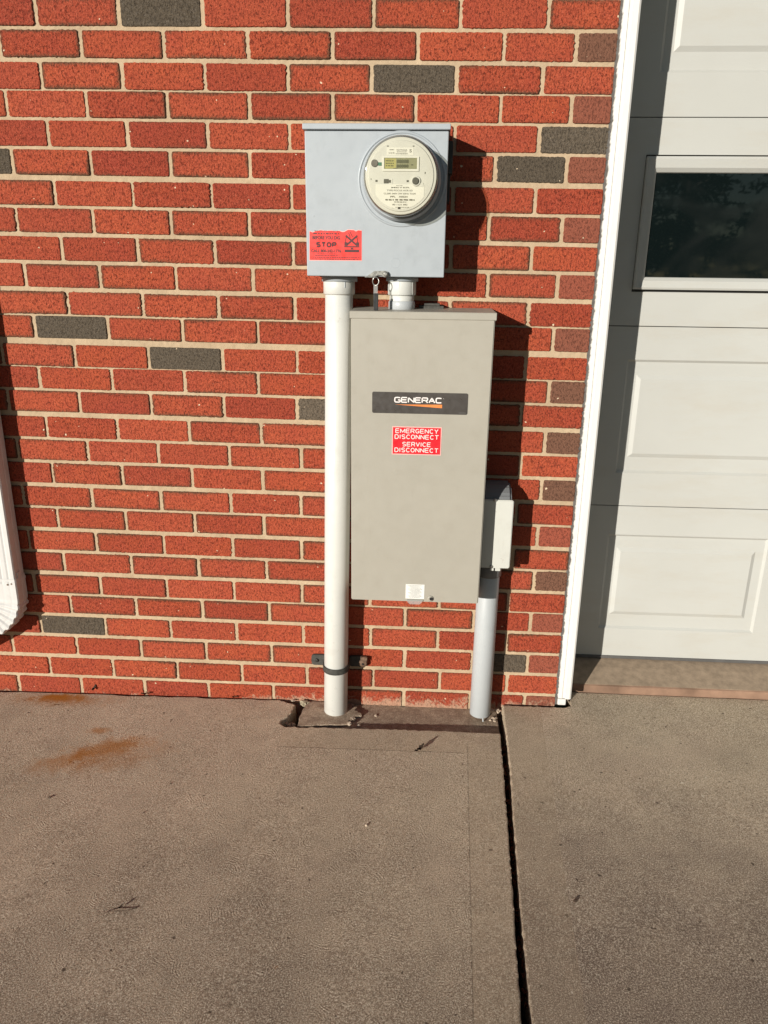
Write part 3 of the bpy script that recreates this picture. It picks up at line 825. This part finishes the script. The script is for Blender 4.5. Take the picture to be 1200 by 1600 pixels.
# big lower label: a segment of the disc
pts = [(-56, -17), (53, -17)] ; rad = 68.0
arc = []
for k in range(41):
    a = math.radians(-12 - k*(180-24)/40); x_, z_ = rad*math.cos(a), rad*math.sin(a)
    if z_ < -17 and -56 <= x_ <= 53: arc.append((x_, z_))
poly = [(-56, -17)] + [(53, -17)] + [(53, -42)] + [p for p in arc if p[1] < -42] + [(-56, -38)]
g.prism([F(*p) for p in poly], fy-.0006, fy-.0001)
spl = put('rating_label', g, 'meter_label', em)
g = G(); yy = fy-.0008
def T(s_, x, z, wd, h, b=.02): X, Z = F(x, z); text_to(g, s_, X, Z, yy, wd/1000, h/1000, b)
for k, (a, b, z) in enumerate(((-26, -16, 53.5), (-28, -14, 47))): inkline(g, C0[0]+a/1000, C0[0]+b/1000, C0[2]+z/1000, yy, .0016, 40+k)
T('WATTHOUR', 1, 53, 24, 2.2); inkline(g, C0[0]-.010, C0[0]+.012, C0[2]+.0492, yy, .0013, 44); inkline(g, C0[0]-.012, C0[0]+.014, C0[2]+.0455, yy, .0014, 45)
T('S', 20.5, 51.5, 5, 6.5)
put('plate_print', g, 'meter_ink', npl); g = G()
inkline(g, C0[0]-.010, C0[0]+.004, C0[2]-.0195, yy, .0012, 46)
T('METER', 0, -23.5, 0.1 and 42, 2.6); T('TYPE FOCUS AXR-SD', -2, -29.5, 58, 3.4); T('CL200 240V 3W 60Hz TA30', -2, -36, 72, 3.4)
T('PPL', -17, -42.5, 12, 3.6, .04); T('A0224', 6, -42.5, 20, 3.6, .04)
inkline(g, C0[0]-.034, C0[0]+.032, C0[2]-.049, yy, .0034, 47); inkline(g, C0[0]-.014, C0[0]+.014, C0[2]-.0535, yy, .0020, 48)
T('80 1121 882', -1, -59, 34, 3.2); inkline(g, C0[0]-.012, C0[0]+.020, C0[2]-.0645, yy, .0014, 49)
put('label_print', g, 'meter_ink', spl)
lf = G(); fbox(lf, -41, 40, 10, 40, -.5, .8, .0006)
# hollow rim: a raised border
for (a, b, c_, d) in ((-41, 40, 37, 40), (-41, 40, 10, 14.5), (-41, -37.5, 14.5, 37), (35.5, 40, 14.5, 37)): fbox(lf, a, b, c_, d, .6, 2.2, .0003)
lcd = put('display', lf, 'meter_label', em)
g = G(); fbox(g, -37.4, 35.4, 14.7, 36.8, .7, 1.0, 0, 0); fbox(g, -36, -11, 15.5, 36, .95, 1.15, 0, 1); put('screen', g, ['lcd', 'lcd_yellow'], lcd)
g = G(); yy = fy-.0013
text_to(g, '88888', C0[0]+.0035, C0[2]+.0300, yy, .027, .0075, .05); text_to(g, '88888', C0[0]+.0035, C0[2]+.0205, yy, .027, .0065, .05)
for k in range(3): inkline(g, C0[0]-.034, C0[0]-.016, C0[2]+.021+k*.005, yy, .0022, 60+k)
fbox(g, 22, 27, 22, 24, 1.1, 1.3, 0); fbox(g, -17, -8, 15.2, 16.4, 1.1, 1.3, 0)
put('screen_digits', g, 'lcd_ink', lcd)
g = G(); X, Z = F(-59, 26); g.lathe([(.0078, -.001), (.0078, .0012), (.0068, .002)], (X, fy, Z), AX, 32); put('optical_port', g, 'meter_base', em)
g = G(); fbox(g, -51, -43, 21, 28, -.3, .6); put('green_chip', g, 'green', em)
g = G(); X, Z = F(34, -10); g.lathe([(.0105, -.001), (.0108, .002), (.0095, .0030)], (X, fy, Z), AX, 32, mi=0); g.box(X, X+.017, fy-.0012, fy+.001, Z-.012, Z-.003, .0008, mi=0)
kb = put('demand_reset', g, 'meter_face', em)
g = G(); g.lathe([(.0074, .0028), (.0074, .0048), (.0060, .0055)], (X-.001, fy, Z), AX, 32); put('button', g, 'meter_dark', kb)
g = G(); fbox(g, -38, -27, -15, -6, -.3, .5, 0); fbox(g, -27.2, -22, -13.5, -8, -.3, .45, 0); put('face_slot', g, 'meter_dark', em)
for (a, b, c_, d) in ((-57, -52, -12, -8), (13, 18, -12, -8), (-32, -28, 60, 61.8), (25, 29, 60, 61.8), (53, 55, 5, 9), (-67.5, -66, -8, -5), (-18, -8, -66.3, -64)): 
    g = G(); fbox(g, a, b, c_, d, -.3, .4, 0); put('face_slot', g, 'meter_dark', em)
for (a, b, c_, d, e_) in ((-21, -19.6, -17, -6, 1.2), (-6, 1, -69, -64, .6)):
    g = G(); fbox(g, a, b, c_, d, -.6, e_, .0003); put('face_clip', g, 'paper', em)

# ------------------------------------------------------------------ nipple between the two boxes
cn = thing('conduit_coupling', (.893, -.075, 1.187), 'short white and grey conduit coupling joining meter box to beige box', 'conduit fitting')
cy = -.072
g = G(); g.lathe([(.0335, 0), (.0350, .002), (.0350, .036), (.0340, .038)], (.8935, cy, 1.2240), (0, 0, 1), 48)
for a in (-100, -40, -150, 20): 
    aa = math.radians(a); g.box(.8935+.0335*math.cos(aa)-.0012, .8935+.0335*math.cos(aa)+.0012, cy+.0335*math.sin(aa)-.0018, cy+.0335*math.sin(aa)+.0018, 1.226, 1.260)
put('adapter_nut', g, 'pvc_white', cn)
g = G(); g.lathe([(.0305, 0), (.0305, .03)], (.8935, cy, 1.198), (0, 0, 1), 48); put('nipple', g, 'pvc_white', cn)
g = G(); g.lathe([(.033, 0), (.033, .0245), (.0315, .0262)], (.8935, cy, 1.1840), (0, 0, 1), 48); put('coupling', g, 'pvc_grey', cn)
g = G(); g.lathe([(.040, 0), (.040, .012)], (.8935, cy+.002, 1.257), (0, 0, 1), 40); put('hub', g, 'meterbox_side', cn)

# ------------------------------------------------------------------ transfer switch
ts = thing('transfer_switch', (.947, 0, .431), 'tall beige steel transfer switch box with black brand plate and red label', 'electrical box')
def leanbox(x0b, x1b, x0t, x1t, y0, y1, z0, z1, bev):
    g = G(); t = bmesh.new(); bmesh.ops.create_cube(t, size=1)
    for v in t.verts:
        f = v.co.z+.5; a = x0b+(x0t-x0b)*f; b = x1b+(x1t-x1b)*f
        v.co = (a+(v.co.x+.5)*(b-a), y0+(v.co.y+.5)*(y1-y0), z0+f*(z1-z0))
    bmesh.ops.bevel(t, geom=t.edges[:], offset=bev, segments=3, affect='EDGES'); return g._join(t)
put('enclosure', leanbox(.7775, 1.1155, .7775, 1.1175, -.12, -.003, .4335, 1.172, .001), 'tan', ts)
put('cover', leanbox(.7745, 1.1175, .7745, 1.1205, -.1625, -.1195, .4305, 1.1735, .0022), 'tan', ts)
g = G(); g.prism([(-.1655, 1.1715), (-.1655, 1.1870), (-.1640, 1.1882), (-.004, 1.1930), (-.004, 1.1760), (-.1615, 1.1735), (-.1620, 1.1700)], .7715, 1.1240, 'yz', bev=.0008); put('hood', g, 'tan', ts)
fy2 = -.1625
def rrect(x0, x1, z0, z1, r_, n=5):
    P_ = []
    for cx_, cz_, a0 in ((x1-r_, z0+r_, -90), (x1-r_, z1-r_, 0), (x0+r_, z1-r_, 90), (x0+r_, z0+r_, 180)):
        for k in range(n+1):
            a = math.radians(a0+90*k/n); P_.append((cx_+r_*math.cos(a), cz_+r_*math.sin(a)))
    return P_
g = G(); g.prism(rrect(.8275, 1.0645, .9425, .9955, .004), fy2-.0012, fy2+.0005); pl = put('brand_plate', g, 'plate', ts)
g = G(); letters(g, 'GENERAC', .9420, .9765, fy2-.0013, .1200, .0152, .0036, .8, .20); text_to(g, 'TM', 1.0045, .9815, fy2-.0014, .003, .0014); put('lettering', g, 'white_ink', pl)
inkg = G(); text_to(inkg, '0J9956', 1.052, .9468, fy2-.0014, .017, .0022); put('part_number', inkg, 'paperink', pl)
g = G(); g.prism([(.884, .9648), (1.0015, .9665), (1.0015, .9578)], fy2-.0014, fy2-.0012); put('orange_stripe', g, 'orange', pl)
g = G(); g.prism([(.8785, .8375), (1.0030, .8375), (1.0030, .9095), (.8785, .9095)], fy2-.0006, fy2, mi=1)
g.prism([(.8805, .8395), (1.0008, .8395), (1.0008, .9073), (.8805, .9073)], fy2-.0008, fy2-.0006, mi=0); rl = put('red_label', g, ['red2', 'pink'], ts)
g = G()
for s_, zc_, wd in (('EMERGENCY', .8985, .1085), ('DISCONNECT', .8835, .1115), ('SERVICE', .8645, .0730), ('DISCONNECT', .8495, .1115)): letters(g, s_, .9408, zc_, fy2-.0009, wd, .0122, .0021)
put('label_lettering', g, 'white_ink', rl)
g = G(); g.box(.9215, .9720, fy2-.0010, fy2, .4395, .4815); pp = put('paper_label', g, 'paper', ts)
g = G()
for k in range(11): inkline(g, .9285+.003*((k*7) % 3), .9655-.003*((k*5) % 3), .4780-k*.0034, fy2-.0014, .0011, 80+k)
put('label_print', g, 'paperink', pp)
g = G(); g.prism([(.924, .4385), (.970, .4385), (.966, .4300), (.960, .4240), (.933, .4240), (.927, .4305)], fy2-.004, fy2-.0008, bev=.0008); put('locking_tab', g, 'clearp', ts)
g = G(); g.lathe([(.0085, 0), (.0082, .0025), (.006, .0035)], (.9885, fy2, .4415), AX, 28, mi=0); g.lathe([(.0050, .003), (.0045, .0044)], (.991, fy2, .4418), AX, 20, mi=1); put('latch_screw', g, ['tan', 'black'], ts)
g = G(); g.lathe([(.0062, 0), (.0066, .0005), (.0070, 0)], (.888, fy2, .791), AX, 24, cap=False); put('knockout', g, 'tan', ts)
g = G(); g.box(.936, 1.000, -.048, -.003, 1.1900, 1.1985, .0015, mi=0); g.box(.950, .990, -.050, -.012, 1.1985, 1.2045, .0015, mi=0); g.lathe([(.004, 0), (.0035, .0025)], (.986, -.040, 1.1985), (0, 0, 1), 12, mi=1); put('mounting_ear', g, ['rubber', 'galv'], ts)

# ------------------------------------------------------------------ white conduit
wc = thing('white_conduit', (.717, -.048, .01), 'fat white conduit pipe running from meter box down to the broken notch', 'conduit')
b0, b1 = Vector((.7150, -.0480, .010)), Vector((.7350, -.062, 1.245))
g = G(); g.cyl(b0, b1, .0350, 64, .0008); put('pipe', g, 'pvc_white', wc)
g = G(); cb = Vector((.7350, -.062, 1.2235)); g.lathe([(.0372, 0), (.0395, .002), (.0395, .0315), (.0385, .033)], cb, (0, 0, 1), 64)
put('collar', g, 'pvc_white', wc)
g = G(); aa = math.radians(-62)
g.box(cb.x+.0388*math.cos(aa)-.001, cb.x+.0388*math.cos(aa)+.001, cb.y+.0388*math.sin(aa)-.0016, cb.y+.0388*math.sin(aa)+.003, 1.240, 1.257, .0003)
g.lathe([(.0445, 0), (.0445, .013)], (.7360, -.059, 1.2545), (0, 0, 1), 48); put('hub', g, 'meterbox_side', wc)
zst = .160
g = G(); sc_ = Vector((b0.x+(b1.x-b0.x)*.12, b0.y+(b1.y-b0.y)*.12, zst))
t = bmesh.new(); rings = []
pa = []
for k in range(33):
    a = math.radians(205 + k*(335-205)/32) if False else math.radians(180 + 180*k/32)
    pa.append(Vector((sc_.x+.0362*math.cos(a), sc_.y+.0362*math.sin(a), 0)))
pa = [Vector((sc_.x-.0362, -.010, 0))] + pa + [Vector((sc_.x+.0362, -.010, 0))]
for p in pa:
    nrm = (p - Vector((sc_.x, sc_.y, 0))); nrm = Vector((nrm.x, min(nrm.y, 0), 0)).normalized()
    ring = []
    for (o1, dz) in ((0, -.0090), (.0026, -.0088), (.0034, -.0055), (.0018, -.0042), (.0018, .0028), (.0034, .0040), (.0030, .0085), (0, .0092)):
        q = p + nrm*o1; ring.append(t.verts.new((q.x, q.y, zst+dz)))
    rings.append(ring)
for A, B in zip(rings, rings[1:]):
    for i in range(8): t.faces.new((A[i], A[(i+1) % 8], B[(i+1) % 8], B[i]))
bmesh.ops.recalc_face_normals(t, faces=t.faces[:]); g._join(t)
g.prism(rrect(.637, .688, .1390, .1740, .009), -.0095, -.0015, bev=.001)
g.prism(rrect(.752, .806, .1390, .1740, .009), -.0095, -.0015, bev=.001)
sp_ = put('pipe_strap', g, 'rubber', wc)
g = G(); g.lathe([(.006, 0), (.0055, .003), (.003, .004)], (.654, -.0095, .156), AX, 16); put('screw', g, 'dark_metal', sp_)
g = G(); g.lathe([(.0125, 0), (.0125, .006), (.010, .008), (.004, .0095)], (.795, -.0095, .155), AX, 24, mi=0); g.box(.788, .808, -.020, -.0095, .163, .1765, .002, mi=0); g.lathe([(.0035, .009), (.003, .012)], (.795, -.0095, .154), AX, 12, mi=1)
put('anchor_bolt', g, ['rust', 'black'], sp_)

# ------------------------------------------------------------------ grey conduit with access fitting
gc = thing('grey_conduit', (1.151, -.047, .02), 'grey conduit pipe with rectangular access fitting beside the beige box', 'conduit')
g = G(); g.cyl((1.1510, -.0465, .020), (1.1530, -.0485, .520), .0308, 56, .0008); g.cyl((1.160, -.068, .004), (1.158, -.062, .024), .0022, 8, .0003); put('pipe', g, 'pvc_grey', gc)
g = G(); g.cyl((1.1530, -.0485, .470), (1.1530, -.0485, .522), .0345, 48, .0015)
put('hub', g, 'lb_body', gc)
g = G(); g.prism([(-.012, .512), (-.094, .512), (-.0965, .516), (-.0965, .700), (-.086, .716), (-.060, .733), (-.012, .738)], 1.1055, 1.1985, 'yz', bev=.006, seg=3); put('fitting_body', g, 'lb_body', gc)
g = G(); g.prism(rrect(1.1030, 1.2025, .5120, .7060, .006), -.1045, -.0955, bev=.0018); put('access_cover', g, 'lb_cover', gc)
for zz_ in (.702, .514):
    g = G(); g.lathe([(.0048, 0), (.0046, .002), (.003, .0034)], (1.1525, -.1045, zz_+(.004 if zz_ > .6 else .003)), AX, 16); put('screw', g, 'galv', gc)
g = G(); g.box(1.150, 1.160, -.1050, -.098, .5045, .5118, .001); g.box(1.1640, 1.1780, -.1040, -.097, .5035, .5118, .001); put('cover_clip', g, 'lb_cover', gc)

# ------------------------------------------------------------------ downspout
dn = thing('downspout', (-.26, -.03, .25), 'white ribbed metal downspout against the wall ending in a corrugated elbow', 'downspout')
def ribbed(xc, yc, wx, wy, n=14, fl=1.0):
    """rounded rectangle section with shallow flutes, list of (x, y)"""
    pts = []
    hx, hy = wx/2, wy/2
    for i in range(n): 
        f = i/n; pts.append((xc-hx+.004+(wx-.008)*f, yc-hy+(.0018*fl if i in (3, 7, 11) else 0)))
    pts.append((xc+hx-.003, yc-hy)); pts.append((xc+hx, yc-hy+.004))
    for i in range(8):
        f = (i+1)/9; pts.append((xc+hx-(.0015 if i == 4 else 0), yc-hy+.004+(wy-.008)*f))
    pts += [(xc+hx, yc+hy-.003), (xc+hx-.004, yc+hy), (xc-hx+.003, yc+hy), (xc-hx, yc+hy-.003), (xc-hx, yc-hy+.004)]
    return pts
g = G(); g.prism(ribbed(-.2620, -.0360, .078, .053), .400, 2.9, 'xy'); put('pipe', g, 'spout', dn)
g = G(); t = bmesh.new(); rings = []
path = []
for k in range(4): path.append((Vector((-.2620, -.0360, .412-k*.022)), 0, 1.05))
nb = 22
for k in range(1, nb+1):
    a = R(62)*k/nb; rc = .085
    rib = 1.05 + (.075*(1 if k % 4 < 2 else -.5) if k > 2 else 0)
    path.append((Vector((-.2620 - rc*(1-math.cos(a)), -.0360-.010*k/nb, .346 - rc*math.sin(a))), a, rib))
endp, ea, _ = path[-1]; dirv = Vector((-math.sin(ea), -.05, -math.cos(ea)))
for k in range(1, 5): path.append((endp+dirv*.04*k, ea, 1.05))
for c_, a, s_ in path:
    ring = []
    for (px, py) in ribbed(0, 0, .078, .053, fl=.15):
        ring.append(t.verts.new((c_.x + px*s_*math.cos(a), c_.y + py*s_, c_.z - px*s_*math.sin(a))))
    rings.append(ring)
for A, B in zip(rings, rings[1:]):
    n_ = len(A)
    for i in range(n_): t.faces.new((A[i], A[(i+1) % n_], B[(i+1) % n_], B[i]))
bmesh.ops.recalc_face_normals(t, faces=t.faces[:]); g._join(t)
g.prism(ribbed(-.2620, -.0360, .0835, .0585), .396, .4035, 'xy'); put('elbow', g, 'spout', dn)
g = G(); g.box(-.2240, -.2200, -.050, -.034, .402, .428, .001); put('joint_clip', g, 'spout', dn)
for xx, zz_ in ((-.246, .395), (-.234, .398)):
    g = G(); g.lathe([(.003, 0), (.0025, .002)], (xx, -.0640, zz_), AX, 12); put('rivet', g, 'rust', dn)

# ------------------------------------------------------------------ rubble, leaves, pebbles
def rubble(nm, c, size, seed, mat, lab, cat='rubble', flat=.6, n=1):
    g = G(); rr = random.Random(seed)
    for i in range(n): g.chunk((c[0]+rr.uniform(-1, 1)*size*(n > 1)*1.2, c[1]+rr.uniform(-1, 1)*size*(n > 1), c[2]+rr.uniform(0, size*.3)), size*rr.uniform(.6, 1), seed+i, flat=flat)
    return tag(put(nm, g, mat, origin=c), lab, cat)
rubble('mortar_lump', (.604, -.022, .006), .0165, 5, 'moss', 'crumbly greenish mortar lump at the wall by the notch corner', flat=.8, n=3)
rubble('concrete_chip', (.578, -.012, .012), .009, 14, 'stone', 'pale flat chip beside the crumbly mortar lump', flat=.35)
rubble('concrete_chip', (.770, -.088, .008), .0080, 24, 'stone', 'small pale chip behind the larger one right of white pipe', flat=.6)
rubble('concrete_chip', (.764, -.120, .010), .0115, 31, 'stone', 'larger pale concrete chip at the edge right of white pipe foot', flat=.6)
rubble('concrete_chip', (.792, -.117, .004), .0085, 47, 'stone', 'lone pale chip lying in the shaded notch right of the others', flat=.5)
rubble('concrete_chip', (1.199, -.030, .012), .0115, 55, 'stone', 'cracked pale chip in the slab corner beside grey pipe', flat=.7, n=3)
rubble('concrete_chip', (.838, -.060, .004), .0070, 71, 'stone', 'small chip alone on the sunlit notch floor between the two pipes', flat=.5)
rubble('mortar_crumbs', (.590, -.120, -.002), .0100, 83, 'moss', 'crumbly bits filling the open crack at the left end of the notch', flat=.6, n=6)
rubble('mortar_crumbs', (1.190, -.055, .003), .0080, 91, 'stone', 'scattered crumbs at the foot of the grey pipe by the slab corner', flat=.6, n=5)
rubble('mortar_flake', (1.200, -.145, -.004), .007, 61, 'stone', 'thin pale flake stuck at the top of the dark slab joint', flat=.4)
def pebble(x, y, s_, seed, mat, lab, k='l'):
    g = G(); g.chunk((x, y, slab_z(x, y, k)+s_*.35), s_, seed, flat=.7)
    tag(put('pebble', g, mat, origin=(x, y, slab_z(x, y, k))), lab, 'pebble')
pebble(.848, -.545, .0045, 3, 'stone', 'single tan pebble on the middle of the left slab')
pebble(.043, -.490, .0048, 4, 'leaf', 'dark little stone near the left edge of the driveway')
pebble(1.303, -.745, .0058, 6, 'leaf', 'dark brown pebble on the right slab beside the faint groove', 'r')
pebble(.33, -.42, .0030, 8, 'leaf', 'tiny dark grit grain between the rust stain and the middle')
pebble(.30, -.53, .0026, 9, 'leaf', 'tiny dark grit grain furthest from wall on the left slab')
def leaf_g(g, c, L_, wd, ang, curl, seed, lift=.004):
    t = bmesh.new(); rr = random.Random(seed); ca, sa = math.cos(ang), math.sin(ang); n = 9; rows = []
    for i in range(n+1):
        f = i/n; hw = wd*math.sin(math.pi*min(1, f*.93+.05))**.8*(1+.35*math.sin(f*19+seed)); row = []
        for s_ in (-1, 0, 1):
            x_ = (f-.5)*L_; y_ = s_*hw/2; z_ = lift*(.25+abs(f-.4)*curl*2) + abs(s_)*wd*.28*(1+.4*math.sin(f*9+seed)) + .001
            row.append(t.verts.new((c[0]+x_*ca-y_*sa, c[1]+x_*sa+y_*ca, c[2]+z_)))
        rows.append(row)
    for A, B in zip(rows, rows[1:]):
        for k in range(2): t.faces.new((A[k], A[k+1], B[k+1], B[k]))
    bmesh.ops.solidify(t, geom=t.faces[:], thickness=.0004)
    g._join(t)
g = G(); leaf_g(g, (.974, -.243, .0185), .030, .012, R(50), 1.2, 3, .008); leaf_g(g, (.964, -.250, .0185), .014, .008, R(20), 1, 5, .004)
tag(put('dead_leaf', g, 'leaf', origin=(.974, -.243, .018)), 'curled dark dead leaf on the slab in front of the notch', 'leaf')
g = G(); leaf_g(g, (.358, -.815, .0115), .014, .005, R(50), 1.0, 8, .003); g.tube([(.325, -.835, .013), (.345, -.826, .014), (.372, -.822, .0135), (.392, -.812, .012)], .0007, 6)
tag(put('dead_twig', g, 'leaf', origin=(.358, -.815, .010)), 'small dead twig with shrivelled leaf on the lower left slab', 'twig')
g = G(); leaf_g(g, (-.055, -.008, .014), .020, .010, R(60), 1.0, 4, .012)
tag(put('dead_leaf', g, 'leaf', origin=(-.055, -.008, .008)), 'black crumpled leaf at the wall foot near the downspout', 'leaf')
g = G(); leaf_g(g, (.112, -.010, .010), .028, .010, R(5), .8, 6, .004); leaf_g(g, (.395, -.010, .012), .020, .009, R(-10), .8, 9, .004)
rr = random.Random(5)
for k in range(120):
    y_ = -.16-rr.random()*1.25; x_ = 1.2115+(y_+.15)*.046+rr.uniform(-.003, .003)
    leaf_g(g, (x_, y_, -.034+.032*rr.random()**.7), rr.uniform(.006, .016), rr.uniform(.004, .008), rr.uniform(0, 6.28), 1, k, .006)
o = put('leaf_litter', g, 'leaf2', origin=(0, 0, 0)); struct(o, 'stuff'); o['label'] = 'russet leaf crumbs caught in the dark slab joint and along the wall foot'; o['category'] = 'leaf litter'

# ------------------------------------------------------------------ trees across the street (seen mirrored in the door glass)
def tree(x, y, h, lean, seed, lab):
    rr = random.Random(seed); tr = thing('evergreen_tree', (x, y, -.1), lab, 'tree', 'evergreen trees across the street')
    g = G(); t = bmesh.new(); rings = []
    for k in range(9):
        f = k/8; r_ = .22*(1-f*.85)*(h/9)
        rings.append([t.verts.new((x+lean*f*h+r_*math.cos(a), y+r_*math.sin(a), -.1+f*h)) for a in [i*math.pi/4 for i in range(8)]])
    for A, B in zip(rings, rings[1:]):
        for i in range(8): t.faces.new((A[i], A[(i+1) % 8], B[(i+1) % 8], B[i]))
    g._join(t)
    tips = []
    for k in range(46):
        f = rr.uniform(.16, .97); a = rr.uniform(0, 6.28); L_ = (1-f)**.75*h*.30*rr.uniform(.7, 1.15)+.3
        p0 = Vector((x+lean*f*h, y, -.1+f*h)); p1 = p0+Vector((math.cos(a)*L_, math.sin(a)*L_, -.12*L_+rr.uniform(-.1, .2)))
        g.tube([p0, (p0+p1)/2+Vector((0, 0, .08)), p1], .025*(1-f)+.012, 5); tips.append((p0, p1))
    put('trunk', g, 'bark', tr)
    vs, fs = [], []
    for p0, p1 in tips:
        for q in range(64):
            f = rr.uniform(.2, 1.05); c = p0.lerp(p1, f)+Vector((rr.gauss(0, .16), rr.gauss(0, .16), rr.gauss(0, .12)))
            s_ = rr.uniform(.05, .15); u = Vector((rr.gauss(0, 1), rr.gauss(0, 1), rr.gauss(0, .6))).normalized(); v = u.orthogonal().normalized()
            i0 = len(vs)
            for a, b in ((-1, -.35), (1, -.35), (1, .35), (-1, .35)): vs.append(tuple(c+u*a*s_+v*b*s_))
            fs.append((i0, i0+1, i0+2, i0+3))
    me = bpy.data.meshes.new('crown'); me.from_pydata(vs, [], fs); t = bmesh.new(); t.from_mesh(me); bpy.data.meshes.remove(me)
    put('crown', t, 'needles', tr)
for i, (x, y, h, ln) in enumerate(((6.5, -19, 8.5, .01), (8.8, -22, 11, 0), (11.2, -18.5, 9, -.02), (13.6, -23, 12, .01), (10.2, -27, 13, .0))):
    tree(x, y, h, ln, 100+i, ('short evergreen tree nearest the house front, mirrored in the garage glass', 'slender evergreen standing between the short tree and the leaning one', 'leaning evergreen tree closest to the street', 'broad evergreen tree furthest to the side in the window reflection', 'tallest evergreen tree standing behind all the other trees')[i])
